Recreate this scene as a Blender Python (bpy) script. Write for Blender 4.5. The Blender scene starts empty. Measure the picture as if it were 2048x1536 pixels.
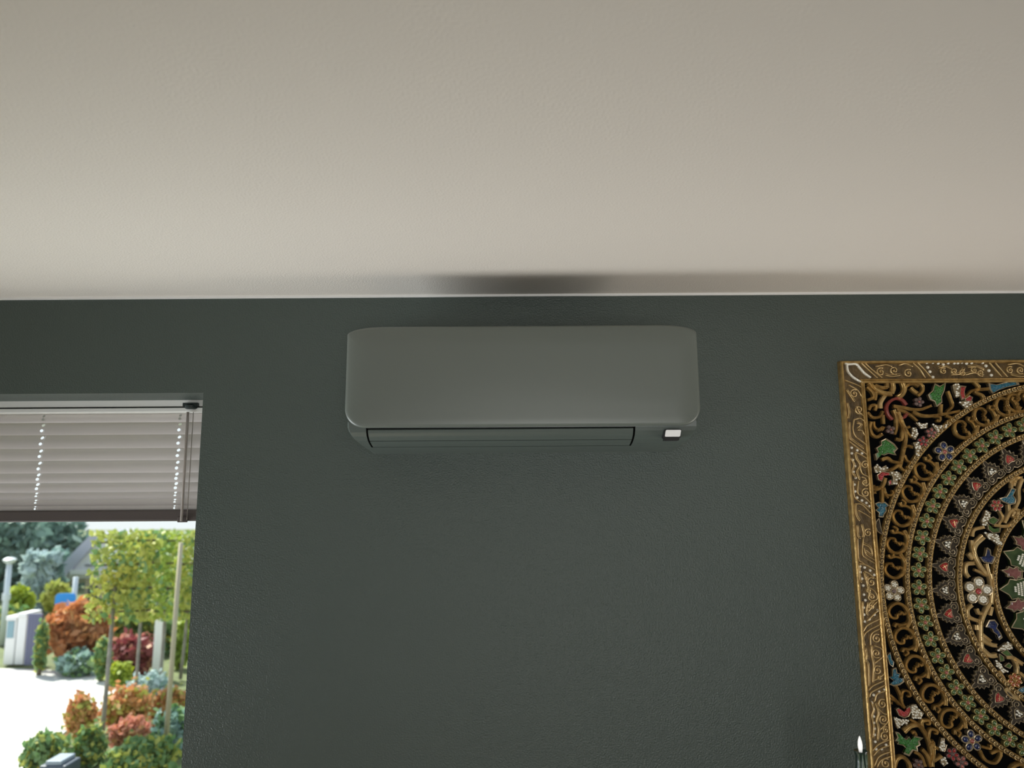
import bpy, math, random
import numpy as np
from mathutils import Vector, Matrix

# ------------------------------------------------------------------ camera, sky, sun, exposure
C = bpy.context.scene.collection
F, D, ZC = 1479.0, 1.87, 1.95            # focal length in pixels of the 2048 wide frame, distance to the wall, eye height
PITCH, ROLL = math.radians(8.9), math.radians(0.38)
_f = np.array([0.0, math.cos(PITCH), math.sin(PITCH)])
_r0 = np.array([1.0, 0.0, 0.0]); _u0 = np.cross(_r0, _f)
_r = _r0 * math.cos(ROLL) - _u0 * math.sin(ROLL)
_u = _u0 * math.cos(ROLL) + _r0 * math.sin(ROLL)
CAM = np.array([0.0, -D, ZC])

cam_d = bpy.data.cameras.new('camera'); cam = bpy.data.objects.new('camera', cam_d); C.objects.link(cam)
cam_d.sensor_width = 36.0; cam_d.sensor_fit = 'HORIZONTAL'; cam_d.lens = F / 2048 * 36
cam.matrix_world = Matrix(((_r[0], _u[0], -_f[0], CAM[0]), (_r[1], _u[1], -_f[1], CAM[1]), (_r[2], _u[2], -_f[2], CAM[2]), (0, 0, 0, 1)))
cam_d.clip_start = 0.05; cam_d.clip_end = 300
cam_d.dof.use_dof = True; cam_d.dof.focus_distance = 1.82; cam_d.dof.aperture_fstop = 2.9
sc = bpy.context.scene; sc.camera = cam

W = bpy.data.worlds.new('sky'); sc.world = W; W.use_nodes = True
nt = W.node_tree; bg = nt.nodes['Background']
tc = nt.nodes.new('ShaderNodeTexCoord'); sp = nt.nodes.new('ShaderNodeSeparateXYZ'); cr = nt.nodes.new('ShaderNodeValToRGB')
nt.links.new(tc.outputs['Generated'], sp.inputs[0]); nt.links.new(sp.outputs['Z'], cr.inputs[0]); nt.links.new(cr.outputs[0], bg.inputs[0])
cr.color_ramp.elements[0].position = 0.0; cr.color_ramp.elements[0].color = (.95, .97, 1.0, 1)
cr.color_ramp.elements[1].position = 0.9; cr.color_ramp.elements[1].color = (.62, .76, 1.0, 1)
bg.inputs[1].default_value = 1.15

def lamp(name, kind, loc, rot, energy, color, **kw):
    d = bpy.data.lights.new(name, kind); d.energy = energy; d.color = color
    for k, v in kw.items(): setattr(d, k, v)
    o = bpy.data.objects.new(name, d); C.objects.link(o); o.location = loc; o.rotation_euler = rot
    return o
# hazy sun, ahead of the camera and to the left, beyond the street
sun = lamp('sun', 'SUN', (-8, 6, 12), (0, 0, 0), 10.0, (1.0, .95, .86), angle=math.radians(6))
sun.rotation_euler = Vector((0.50, -0.42, -0.80)).to_track_quat('-Z', 'Y').to_euler()
# fill lamps added at assumed, unseen openings; side ones aimed up at the ceiling
def fill_lamp(name, loc, aim, w, h, energy, col, spread):
    o = lamp(name, 'AREA', loc, (0, 0, 0), energy, col, shape='RECTANGLE', size=w, size_y=h, spread=math.radians(spread))
    o.rotation_euler = Vector(aim).to_track_quat('-Z', 'Y').to_euler()
fill_lamp('added_fill_back', (.45, -4.12, 1.4), (.04, 1, .06), 1.7, 1.7, 7.4, (1.0, .99, .95), 66)  # added fill for wall and unit, spread narrowed to spare the ceiling
fill_lamp('added_fill_left', (-2.62, -.40, .9), (2.9, .10, 1.58), .62, 1.25, 6.6, (.92, .97, 1.0), 53)  # added uplight that brightens the ceiling band from the left
fill_lamp('added_fill_right', (2.42, -.40, .9), (-2.3, .10, 1.58), .62, 1.25, 3.0, (1.0, .93, .84), 53)  # added warm uplight for the right part of the ceiling
sc.view_settings.view_transform = 'Standard'; sc.view_settings.look = 'None'
sc.view_settings.gamma = 1; sc.view_settings.use_curve_mapping = False
sc.view_settings.exposure = 0.0
sc.cycles.max_bounces = 7; sc.cycles.diffuse_bounces = 4; sc.cycles.glossy_bounces = 2; sc.cycles.transmission_bounces = 2

# ------------------------------------------------------------------ pixel helpers (2048 x 1536 frame)
def ray(x, y): return _f + _r * (x - 1024) / F + _u * (768 - y) / F
def onY(x, y, Y=0.0):
    d = ray(x, y); t = (Y + D) / d[1]; return CAM + d * t
def onZ(x, y, Z):
    d = ray(x, y); t = (Z - ZC) / d[2]; return CAM + d * t

# ------------------------------------------------------------------ materials
MATS = {}
def mat(name, color=(.5, .5, .5), rough=.6, metal=0.0, noise=None, bump=None, spec=.5, coat=0.0, trans=0.0):
    if name in MATS: return MATS[name]
    m = bpy.data.materials.new(name); m.use_nodes = True; MATS[name] = m
    n = m.node_tree.nodes; l = m.node_tree.links; b = n['Principled BSDF']
    b.inputs['Base Color'].default_value = (*color, 1); b.inputs['Roughness'].default_value = rough
    b.inputs['Metallic'].default_value = metal; b.inputs['Specular IOR Level'].default_value = spec
    b.inputs['Coat Weight'].default_value = coat
    t = n.new('ShaderNodeTexCoord')
    if noise:                                   # (scale, second colour, detail)
        s, c2, det = noise
        x = n.new('ShaderNodeTexNoise'); x.inputs['Scale'].default_value = s; x.inputs['Detail'].default_value = det
        r = n.new('ShaderNodeValToRGB'); r.color_ramp.elements[0].position = .35; r.color_ramp.elements[1].position = .65
        r.color_ramp.elements[0].color = (*color, 1); r.color_ramp.elements[1].color = (*c2, 1)
        l.new(t.outputs['Object'], x.inputs['Vector']); l.new(x.outputs['Fac'], r.inputs[0]); l.new(r.outputs[0], b.inputs['Base Color'])
    if bump:                                    # [(scale, strength, detail), ...]
        prev = None
        for s, st, det in bump:
            x = n.new('ShaderNodeTexNoise'); x.inputs['Scale'].default_value = s; x.inputs['Detail'].default_value = det
            k = n.new('ShaderNodeBump'); k.inputs['Strength'].default_value = st; k.inputs['Distance'].default_value = .004
            l.new(t.outputs['Object'], x.inputs['Vector']); l.new(x.outputs['Fac'], k.inputs['Height'])
            if prev: l.new(prev.outputs[0], k.inputs['Normal'])
            prev = k
        l.new(prev.outputs[0], b.inputs['Normal'])
    if trans:
        tr = n.new('ShaderNodeBsdfTranslucent'); tr.inputs[0].default_value = (*color, 1)
        mx = n.new('ShaderNodeMixShader'); mx.inputs[0].default_value = trans
        l.new(b.outputs[0], mx.inputs[1]); l.new(tr.outputs[0], mx.inputs[2]); l.new(mx.outputs[0], n['Material Output'].inputs[0])
    return m
def glass_mat():
    m = bpy.data.materials.new('window_glass'); m.use_nodes = True; n = m.node_tree.nodes; l = m.node_tree.links
    n.remove(n['Principled BSDF'])
    t = n.new('ShaderNodeBsdfTransparent'); t.inputs[0].default_value = (.93, .96, .95, 1)
    g = n.new('ShaderNodeBsdfGlossy'); g.inputs['Roughness'].default_value = .02
    fr = n.new('ShaderNodeLayerWeight'); pw = n.new('ShaderNodeMath'); pw.operation = 'POWER'; pw.inputs[1].default_value = 5
    ad = n.new('ShaderNodeMath'); ad.operation = 'MULTIPLY_ADD'; ad.inputs[1].default_value = .9; ad.inputs[2].default_value = .035; mx = n.new('ShaderNodeMixShader')
    l.new(fr.outputs['Facing'], pw.inputs[0]); l.new(pw.outputs[0], ad.inputs[0]); l.new(ad.outputs[0], mx.inputs[0]); l.new(t.outputs[0], mx.inputs[1]); l.new(g.outputs[0], mx.inputs[2]); l.new(mx.outputs[0], n['Material Output'].inputs[0])
    return m
def emit_mat(name, col, s):
    m = bpy.data.materials.new(name); m.use_nodes = True; b = m.node_tree.nodes['Principled BSDF']
    b.inputs['Base Color'].default_value = (.9, .9, .88, 1)
    b.inputs['Emission Color'].default_value = (*col, 1); b.inputs['Emission Strength'].default_value = s
    return m

M_wall = mat('dark_green_wall_paint', (.056, .075, .065), .42, bump=[(260, .5, 2), (70, .16, 2)], spec=.45)
M_ceil = mat('white_ceiling_paint', (.68, .635, .575), .8, bump=[(240, .28, 2)])
M_white_wall = mat('white_wall_paint', (.74, .72, .68), .8)
M_floor = mat('oak_floor', (.55, .45, .33), .45, noise=(6, (.62, .51, .38), 6))
M_trim = mat('white_trim', (.82, .81, .79), .5)
M_frame = mat('white_window_frame', (.75, .76, .76), .35)
M_glass = glass_mat()
M_ac = mat('anthracite_plastic', (.122, .140, .124), .38, spec=.5)
M_ac2 = mat('anthracite_plastic_body', (.084, .103, .093), .33, spec=.5)
M_black = mat('black_gap', (.004, .004, .004), .7)
M_badge = mat('white_badge', (.82, .82, .82), .3)
M_slat = mat('taupe_slat', (.70, .655, .64), .42, trans=.13)
M_rail = mat('headrail_aluminium', (.88, .88, .84), .35)
M_brail = mat('bottom_rail', (.085, .07, .066), .4)
M_gold = mat('antique_gold', (.30, .185, .062), .30, metal=.6, noise=(55, (.52, .34, .12), 4), bump=[(300, .15, 2)])
M_gold2 = mat('pale_gold', (.50, .35, .15), .28, metal=.55, noise=(60, (.68, .50, .25), 3))
M_field = mat('dark_gold_field', (.06, .038, .014), .5, metal=.3, noise=(40, (.15, .095, .034), 4), bump=[(180, .5, 3)])
M_blackboard = mat('black_backing', (.003, .003, .003), .9, spec=.05)
M_pearl = mat('white_bead', (.86, .83, .72), .18, coat=.6)
M_green = mat('emerald_foil', (.012, .095, .006), .25, noise=(170, (.020, .17, .012), 3), bump=[(320, .9, 2)], coat=.25)
M_olive = mat('olive_gold_rim', (.24, .20, .07), .36, metal=.4, noise=(80, (.38, .31, .12), 3))
M_gpetal = mat('green_glass_petal', (.04, .075, .018), .16, noise=(150, (.075, .14, .04), 2), coat=.5)
M_pink = mat('pink_glass', (.30, .075, .055), .2, coat=.7)
M_red = mat('ruby_glass', (.24, .010, .009), .14, noise=(200, (.42, .025, .02), 2), bump=[(350, .8, 2)], coat=.4)
M_blue = mat('turquoise_foil', (.002, .065, .11), .2, noise=(200, (.004, .14, .21), 2), bump=[(320, .9, 2)], coat=.3)
M_navy = mat('sapphire_glass', (.004, .010, .045), .2, noise=(150, (.008, .020, .095), 2), bump=[(250, .4, 2)], coat=.4)
M_palm = mat('umber_leaf', (.024, .018, .011), .6, noise=(90, (.05, .037, .024), 3), spec=.2)
M_palmrim = mat('silver_gold_rim', (.30, .23, .13), .33, metal=.5, noise=(80, (.44, .36, .24), 3))
M_plum = mat('plum_petal', (.10, .065, .055), .4, noise=(120, (.17, .11, .09), 3))
M_lotus = mat('dark_green_enamel', (.022, .045, .012), .35, noise=(60, (.05, .085, .025), 3))
M_orange = mat('amber_glass', (.30, .07, .02), .2, coat=.7)

# ------------------------------------------------------------------ object helpers
def link(name, data, parent=None, loc=(0, 0, 0), rot=(0, 0, 0)):
    o = bpy.data.objects.new(name, data); C.objects.link(o); o.location = loc; o.rotation_euler = rot
    if parent: o.parent = parent
    return o
def tag(o, label=None, cat=None, group=None, kind=None):
    for k, v in (('label', label), ('category', cat), ('group', group), ('kind', kind)):
        if v: o[k] = v
    return o
def empty(name, loc, label=None, cat=None, group=None, rz=0):
    return tag(link(name, None, None, loc, (0, 0, rz)), label, cat, group)
class MB:
    def __init__(s): s.v = []; s.f = []; s.mi = []
    def add(s, vs, fs, m=0):
        n = len(s.v); s.v += [tuple(map(float, p)) for p in vs]; s.f += [tuple(i + n for i in q) for q in fs]; s.mi += [m] * len(fs)
        return s
    def box(s, x0, x1, y0, y1, z0, z1, m=0):
        v = [(x, y, z) for x in (x0, x1) for y in (y0, y1) for z in (z0, z1)]
        return s.add(v, [(0, 1, 3, 2), (4, 6, 7, 5), (0, 4, 5, 1), (2, 3, 7, 6), (0, 2, 6, 4), (1, 5, 7, 3)], m)
    def tube(s, pts, rad, n=6, m=0, cap=True):
        pts = [np.array(p, float) for p in pts]; k = len(pts)
        rad = rad if hasattr(rad, '__len__') else [rad] * k
        vs = []; ref = np.array([0.31, 0.87, 0.4])
        for i, p in enumerate(pts):
            t = pts[min(i + 1, k - 1)] - pts[max(i - 1, 0)]; t /= np.linalg.norm(t) + 1e-12
            a = np.cross(t, ref); a /= np.linalg.norm(a) + 1e-12; b = np.cross(t, a)
            for j in range(n):
                q = 2 * math.pi * j / n; vs.append(p + rad[i] * (a * math.cos(q) + b * math.sin(q)))
        fs = [(i * n + j, i * n + (j + 1) % n, (i + 1) * n + (j + 1) % n, (i + 1) * n + j) for i in range(k - 1) for j in range(n)]
        if cap: fs += [tuple(range(n))[::-1], tuple(range((k - 1) * n, k * n))]
        return s.add(vs, fs, m)
    def lathe(s, prof, c=(0, 0, 0), n=20, m=0):
        vs = []; fs = []
        for r, z in prof:
            for j in range(n):
                q = 2 * math.pi * j / n; vs.append((c[0] + r * math.cos(q), c[1] + r * math.sin(q), c[2] + z))
        for i in range(len(prof) - 1):
            for j in range(n): fs.append((i * n + j, i * n + (j + 1) % n, (i + 1) * n + (j + 1) % n, (i + 1) * n + j))
        fs += [tuple(range(n))[::-1], tuple(range((len(prof) - 1) * n, len(prof) * n))]
        return s.add(vs, fs, m)
    def mesh(s, name, mats, smooth=False, ang=None):
        me = bpy.data.meshes.new(name); me.from_pydata(s.v, [], s.f)
        for x in (mats if isinstance(mats, (list, tuple)) else [mats]): me.materials.append(x)
        if s.mi: me.polygons.foreach_set('material_index', s.mi)
        import bmesh
        b = bmesh.new(); b.from_mesh(me); bmesh.ops.recalc_face_normals(b, faces=b.faces); b.to_mesh(me); b.free()
        if smooth:
            me.polygons.foreach_set('use_smooth', [True] * len(me.polygons))
            if ang: me.set_sharp_from_angle(angle=math.radians(ang))
        me.update(); return me
    def build(s, name, mats, parent=None, loc=(0, 0, 0), rot=(0, 0, 0), smooth=False, ang=None):
        return link(name, s.mesh(name, mats, smooth, ang), parent, loc, rot)
def struct(name, mb, m, parent=None):
    o = mb.build(name, m, parent); o['kind'] = 'structure'; return o
def bevel(o, w, seg=2):
    b = o.modifiers.new('bevel', 'BEVEL'); b.width = w; b.segments = seg; b.limit_method = 'ANGLE'; b.angle_limit = math.radians(40)
    return o

# ------------------------------------------------------------------ the room
CEIL = ZC + 0.529
XL, XR, YB = -2.7, 2.5, -4.2
WX1, WX0, WT, WB = -0.789, -2.15, ZC + 0.2755, 0.05       # window opening in the green wall; unseen lower part lengthened for more light
TH = 0.34
o = struct('wall_front', MB().box(WX1, XR, 0, TH, 0, CEIL).box(XL, WX0, 0, TH, 0, CEIL).box(WX0, WX1, 0, TH, WT, CEIL).box(WX0, WX1, 0, TH, 0, WB), M_wall)
tag(o, 'dark green painted wall carrying the air conditioner', 'wall')
tag(struct('ceiling', MB().box(XL - .3, XR + .3, YB - .3, TH, CEIL, CEIL + .25), M_ceil), 'white textured ceiling above the green wall', 'ceiling')
tag(struct('floor', MB().box(XL - .3, XR + .3, YB - .3, TH, -.12, 0), M_floor), 'oak floor of the room', 'floor')
def side_wall(x0, x1, y0, y1, z0, z1):
    return MB().box(x0, x1, YB, y0, 0, CEIL).box(x0, x1, y1, 0, 0, CEIL).box(x0, x1, y0, y1, z1, CEIL).box(x0, x1, y0, y1, 0, z0)
tag(struct('wall_left', side_wall(XL - .3, XL, -.74, -.07, .25, 1.60), M_white_wall), 'white left wall of the room', 'wall')
tag(struct('wall_right', side_wall(XR, XR + .3, -.74, -.07, .25, 1.60), M_white_wall), 'white right wall of the room', 'wall')
bw = MB().box(XL, -.55, YB - .3, YB, 0, CEIL).box(1.25, XR, YB - .3, YB, 0, CEIL).box(-.55, 1.25, YB - .3, YB, 2.25, CEIL).box(-.55, 1.25, YB - .3, YB, 0, .12)
tag(struct('wall_back', bw, M_white_wall), 'white back wall with an added door opening', 'wall')
tag(struct('bounce_line_1', MB().box(XL, XR, -.0045, .0, CEIL - .006, CEIL + .001), M_trim), 'thin white strip in place of bounced light where the ceiling meets the wall', 'bounce_line')  # white strip paints in the bounced light along the ceiling edge
def open_frame(name, label, axis, p, a0, a1, z0, z1, cat):
    m = MB(); q = .05
    for (u0, u1, v0, v1) in ((a0, a0 + q, z0, z1), (a1 - q, a1, z0, z1), (a0, a1, z0, z0 + q), (a0, a1, z1 - q, z1)):
        if axis == 'x': m.box(p - .03, p + .03, u0, u1, v0, v1)
        else: m.box(u0, u1, p - .03, p + .03, v0, v1)
    tag(struct(name, m, M_frame), label, cat)
open_frame('added_door', 'unseen white framed door opening added in the back wall for the fill lamp', 'y', YB - .15, -.55, 1.25, .12, 2.25, 'door')  # assumed opening behind the camera, added to go with the back fill
open_frame('added_window_left', 'unseen white framed opening added in the left wall for the fill lamp', 'x', XL - .15, -.74, -.07, .25, 1.60, 'window')  # opening added out of view to house the left uplight
open_frame('added_window_right', 'unseen white framed opening added in the right wall for the fill lamp', 'x', XR + .15, -.74, -.07, .25, 1.60, 'window')  # opening added out of view to house the right uplight

# the window in the green wall: frame, pane, sill
w1 = link('window_1', None, None, ((WX0 + WX1) / 2, .26, WB)); tag(w1, 'white framed window onto the street at the left', 'window', kind='structure')
cx, cy, cz = w1.location
fr = [(WX0, WX0 + .055, WB, WT), (WX1 - .055, WX1, WB, WT), (WX0 + .055, WX1 - .055, WB, WB + .06), (WX0 + .055, WX1 - .055, WT - .055, WT)]
for (x0, x1, z0, z1) in fr: bevel(MB().box(x0 - cx, x1 - cx, .235 - cy, .30 - cy, z0 - cz, z1 - cz).build('frame_bar', M_frame, w1), .004)
MB().box(WX0 + .055 - cx, WX1 - .055 - cx, .264 - cy, .270 - cy, WB + .06 - cz, WT - .055 - cz).build('pane', M_glass, w1)
bevel(MB().box(WX0 + .002 - cx, WX1 - .002 - cx, .0 - cy, .234 - cy, .0, .025).build('window_sill', M_trim, w1), .004)

# ------------------------------------------------------------------ venetian blind
YB_ = .165
zt = onY(200, 800, YB_)[2]
bl = empty('venetian_blind', ((WX0 + WX1) / 2, YB_, onY(200, 1043, YB_)[2]), 'taupe slatted venetian blind, half lowered in the street window', 'blind')
bx, by, bz = bl.location
bx0, bx1 = WX0 + .012 - bx, WX1 - .012 - bx
zz = lambda y: onY(200, y, YB_)[2] - bz
hr = MB().box(bx0, bx1, -.028, .024, zz(816.5), zz(800)); bevel(hr.build('headrail', M_rail, bl), .002)
MB().box(bx0 + .002, bx1 - .002, -.024, .02, zz(819), zz(816.5)).build('headrail_shadow_gap', M_black, bl)
bevel(MB().box(bx0, bx1, -.031, .022, zz(827.5), zz(819)).build('headrail_lip', M_rail, bl), .002)
mech = onY(383, 813, YB_ - .03)
mb = MB().lathe([(.012, 0), (.017, .003), (.017, .010), (.010, .014)], (0, 0, 0), 16).box(-.020, .020, -.010, .010, .008, .017)
mb.build('tilt_gear', mat('dark_gear', (.02, .03, .028), .5), bl, (mech[0] - bx, mech[1] - by, mech[2] - bz - .008), smooth=True, ang=40)
wp = onY(376, 824, YB_ - .035)
M_wand = mat('clear_wand', (.55, .50, .46), .25, trans=.5)
MB().tube([(wp[0] - bx, wp[1] - by, wp[2] - bz), (wp[0] - bx, wp[1] - by, .0)], .0035, 8).build('tilt_wand', M_wand, bl, smooth=True)
MB().tube([(wp[0] - bx + .013, wp[1] - by + .004, wp[2] - bz), (wp[0] - bx + .013, wp[1] - by + .004, .004)], .0012, 6).build('lift_cord', M_wand, bl, smooth=True)
bevel(MB().box(bx0, bx1, -.026, .024, 0.0, zz(1020)).build('bottom_rail', M_brail, bl), .004)
bevel(MB().box(wp[0] - bx - .014, wp[0] - bx + .014, -.03, -.0262, -.003, zz(1034)).build('rail_clip', M_brail, bl), .002)
edges = [828, 843, 868, 895, 919, 944, 963, 982, 996, 1009, 1020]
hx = [onY(88, 850, YB_)[0] - bx, onY(361, 850, YB_)[0] - bx, onY(-190, 850, YB_)[0] - bx, onY(-440, 850, YB_)[0] - bx]
def slat_mesh(pitch):
    # flat strip in local (x, s): s runs across the slat; two eyelet holes near every ladder cord
    SLW = pitch + .009; tilt = .36; hr_ = min(.0048, pitch * .2); hc = pitch * .25
    ca, sa = math.cos(tilt), math.sin(tilt)
    def P(x, s):
        crown = .0065 * (1 - (2 * s / SLW) ** 2)
        return (x, -s * sa * -1 - crown * ca, s * ca - crown * sa * 0.0)
    cell = .013; mb = MB()
    svals = [-SLW / 2, -SLW / 2 + .003, -2 * hc + .0002, 0, 2 * hc - .0002, SLW / 2 - .003, SLW / 2]
    xs = [bx0 + .004]
    for h in sorted(hx): xs += [h - cell / 2, h + cell / 2]
    xs += [bx1 - .004]; hole_cols = set(range(1, len(xs) - 1, 2))
    for i in range(len(xs) - 1):
        for j in range(len(svals) - 1):
            x0, x1, s0, s1 = xs[i], xs[i + 1], svals[j], svals[j + 1]
            if i in hole_cols and j in (2, 3):
                cxm, csm = (x0 + x1) / 2, (s0 + s1) / 2; R = hr_
                out = [(x0, s0), (cxm, s0), (x1, s0), (x1, csm), (x1, s1), (cxm, s1), (x0, s1), (x0, csm)]
                inn = [(cxm + R * math.cos(a), csm + R * math.sin(a)) for a in [math.radians(225 + 45 * k) for k in range(8)]]
                mb.add([P(*p) for p in out + inn], [(k, (k + 1) % 8, 8 + (k + 1) % 8, 8 + k) for k in range(8)])
            else: mb.add([P(x0, s0), P(x1, s0), P(x1, s1), P(x0, s1)], [(0, 1, 2, 3)])
    me = bpy.data.meshes.new('slat'); me.from_pydata(mb.v, [], mb.f); me.materials.append(M_slat)
    import bmesh
    b = bmesh.new(); b.from_mesh(me); bmesh.ops.remove_doubles(b, verts=b.verts, dist=1e-5); bmesh.ops.recalc_face_normals(b, faces=b.faces); b.to_mesh(me); b.free()
    me.polygons.foreach_set('use_smooth', [True] * len(me.polygons)); return me
for i in range(10):
    z1, z0 = zz(edges[i]), zz(edges[i + 1]); s = link('slat', slat_mesh(z1 - z0), bl, (0, 0, (z0 + z1) / 2))
for h in hx:
    MB().tube([(h, .021, .01), (h, .021, zz(828))], .0008, 4).build('ladder_cord', M_slat, bl)

# ------------------------------------------------------------------ air conditioner
ac = empty('air_conditioner', (0, 0, 0), 'anthracite wall-mounted air conditioner unit below the ceiling', 'air conditioner')
YF = -.205
pl, pr = onY(689, 770, YF)[0], onY(1401, 770, YF)[0]
acx = (pl + pr) / 2; HW = (pr - pl) / 2
z_top, z_pb, z_bot = onY(1045, 651, YF + .012)[2], onY(1045, 852.5, YF)[2], onY(1045, 905, -.012)[2]
ac.location = (acx, 0, z_bot)
H = z_top - z_bot; hp = z_pb - z_bot
# front panel: outline in x-z, softly crowned, with a rolled edge
def panel_outline(inset, n=12):
    hw = HW - inset; t = H - inset; b = hp + inset; pts = []
    def arc(cx, cz, rx, rz, a0, a1):
        for k in range(n + 1):
            a = math.radians(a0 + (a1 - a0) * k / n); pts.append((cx + rx * math.cos(a), cz + rz * math.sin(a)))
    rb = .044 - inset * .5
    arc(-hw + rb, b + rb, rb, rb, 180, 270); arc(hw - rb, b + rb, rb, rb, 270, 360)
    arc(hw - .088, t - .019, .088, .019, 0, 90); arc(-hw + .088, t - .019, .088, .019, 90, 180)
    return pts
def crown(x, z):
    k = max(0, abs(x) / HW - .86) / .14; q = max(0, (z - (H - .05)) / .05)
    return .006 * k * k + .012 * q * q
mb = MB(); rings = [(.0, .030), (.0, .006), (.0012, .0025), (.004, .0006), (.008, .0), (.02, .0), (.05, 0)]
loops = []
for ins, back in rings:
    ol = panel_outline(min(ins, .115)); loops.append(len(mb.v))
    mb.v += [(x, YF + back + crown(x, z), z) for x, z in ol]
nO = len(panel_outline(0))
for a, b in zip(loops, loops[1:]): mb.f += [(a + k, a + (k + 1) % nO, b + (k + 1) % nO, b + k) for k in range(nO)]
mb.f += [tuple(range(loops[-1], loops[-1] + nO))]; mb.mi = [0] * len(mb.f)
mb.build('front_panel', M_ac, ac, smooth=True, ang=50)
# body: profile swept along x; the chin curves back to the wall
chin = [(YF + .012, hp + .012), (YF + .013, hp - .001), (YF + .016, hp - .010), (YF + .024, hp - .019), (YF + .038, hp - .0275), (YF + .060, hp - .0345), (YF + .085, hp - .0395), (YF + .12, hp - .0435), (-.02, 0.0), (0, 0.0)]
def hw_at(z): # ends draw in towards the bottom
    k = max(0, (hp - z) / hp); return HW - .010 - .030 * k ** 1.6
fx0, fx1 = onY(732, 870, YF + .015)[0] - acx, onY(1271, 870, YF + .015)[0] - acx
NREC = 7                                            # profile steps taken up by the air outlet
mb = MB(); cols = [-1, fx0, fx1, 1]
def px_(c, z): return c * hw_at(z) if c in (-1, 1) else c
for i in range(len(chin) - 1):
    for j in range(3):
        if j == 1 and 1 <= i < NREC - 1: continue
        (y0, z0), (y1, z1) = chin[i], chin[i + 1]
        mb.add([(px_(cols[j], z0), y0, z0), (px_(cols[j + 1], z0), y0, z0), (px_(cols[j + 1], z1), y1, z1), (px_(cols[j], z1), y1, z1)], [(0, 1, 2, 3)])
for c in (-1, 1):                                    # rounded end caps
    ring0 = [(px_(c, z), y, z) for y, z in chin]; ring1 = [(px_(c, z) + c * .006, y + .012 if y < -.03 else y, z + .004 if z > .002 else z) for y, z in chin]
    n = len(chin); mb.add(ring0 + ring1, [(k, k + 1, n + k + 1, n + k) for k in range(n - 1)])
    mb.add(ring1 + [(px_(c, hp) + c * .006, 0, hp + .012)], [tuple(range(n)) + (n,)])
mb.build('lower_body', M_ac2, ac, smooth=True, ang=35)
mb = MB(); prof = [(0, hp + .010), (YF + .03, hp + .010), (YF + .03, H - .022), (YF + .045, H - .008), (0, H - .008)]
mb.add([(-HW + .012, y, z) for y, z in prof] + [(HW - .012, y, z) for y, z in prof], [(k, (k + 1) % 5, 5 + (k + 1) % 5, 5 + k) for k in range(5)] + [(0, 1, 2, 3, 4), (9, 8, 7, 6, 5)])
bevel(mb.build('rear_housing', M_ac2, ac), .006)
# recess of the air outlet
rec = [(y + .03, z + .012) for y, z in chin[1:NREC]]
mb = MB(); n = len(rec)
mb.add([(fx0, y, z) for y, z in rec] + [(fx1, y, z) for y, z in rec], [(k, k + 1, n + k + 1, n + k) for k in range(n - 1)])
for x in (fx0, fx1): mb.add([(x, y, z) for y, z in rec] + [(x, y, z) for y, z in chin[1:NREC]], [(k, k + 1, n + k + 1, n + k) for k in range(n - 1)])
for (a, b) in ((rec[0], chin[1]), (rec[-1], chin[NREC - 1])): mb.add([(fx0, *a), (fx1, *a), (fx1, *b), (fx0, *b)], [(0, 1, 2, 3)])
mb.build('outlet_recess', M_black, ac)
# two louvre flaps that follow the chin
def lerp_prof(t):
    P = chin[1:NREC]; L = [0]
    for a, b in zip(P, P[1:]): L.append(L[-1] + math.dist(a, b))
    d = t * L[-1]
    for k in range(len(P) - 1):
        if d <= L[k + 1] + 1e-9:
            q = (d - L[k]) / (L[k + 1] - L[k]); return tuple(a + (b - a) * q for a, b in zip(P[k], P[k + 1]))
    return P[-1]
def flap(t0, t1, name):
    n = 8; P = [lerp_prof(t0 + (t1 - t0) * k / n) for k in range(n + 1)]
    ins = [(y + .004, z + .003) for y, z in P]; x0, x1 = fx0 + .0042, fx1 - .0046; mb = MB(); m = n + 1
    vs = [(x, y, z) for x in (x0, x1) for q in (P, ins) for y, z in q]
    fs = []
    for k in range(n):
        fs += [(k, k + 1, 2 * m + k + 1, 2 * m + k), (m + k, m + k + 1, 3 * m + k + 1, 3 * m + k), (k, k + 1, m + k + 1, m + k), (2 * m + k, 2 * m + k + 1, 3 * m + k + 1, 3 * m + k)]
    fs += [(0, m, 3 * m, 2 * m), (n, m + n, 3 * m + n, 2 * m + n)]
    mb.add(vs, fs); return mb.build(name, M_ac2, ac, smooth=True, ang=40)
flap(.055, .455, 'louvre_flap'); flap(.487, .975, 'louvre_flap')
# white badge with the little receiver slot beneath it
c0 = onY(1345, 867, YF + .012); bxp, bzp = c0[0] - acx, c0[2] - z_bot
def rrect(w, h, r, n=4):
    pts = []
    for sx, sz, a in ((1, 1, 0), (-1, 1, 90), (-1, -1, 180), (1, -1, 270)):
        for k in range(n + 1):
            q = math.radians(a + 90 * k / n); pts.append((sx * (w - r) + r * math.cos(q), sz * (h - r) + r * math.sin(q)))
    return pts
def plate(name, w, h, r, y0, y1, m, x, z, shear=0.0, tilt=0.0):
    mb = MB(); ol = rrect(w, h, r); n = len(ol)
    mb.add([(a + shear * b, y0 - tilt * b, b) for a, b in ol] + [(a + shear * b, y1 - tilt * b, b) for a, b in ol], [tuple(range(n)), tuple(range(n, 2 * n))] + [(k, (k + 1) % n, n + (k + 1) % n, n + k) for k in range(n)])
    return mb.build(name, m, ac, (x, 0, z), smooth=True, ang=40)
plate('badge_surround', .0195, .0098, .003, YF + .0080, YF + .03, M_black, bxp - .0005, bzp - .0005, .12, .25)
plate('display_badge', .0172, .0075, .0025, YF + .0062, YF + .03, M_badge, bxp, bzp, .14, .25)
plate('receiver_slot', .0165, .0030, .001, YF + .0105, YF + .03, M_black, bxp - .002, bzp - .0125, .12, .3)

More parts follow.
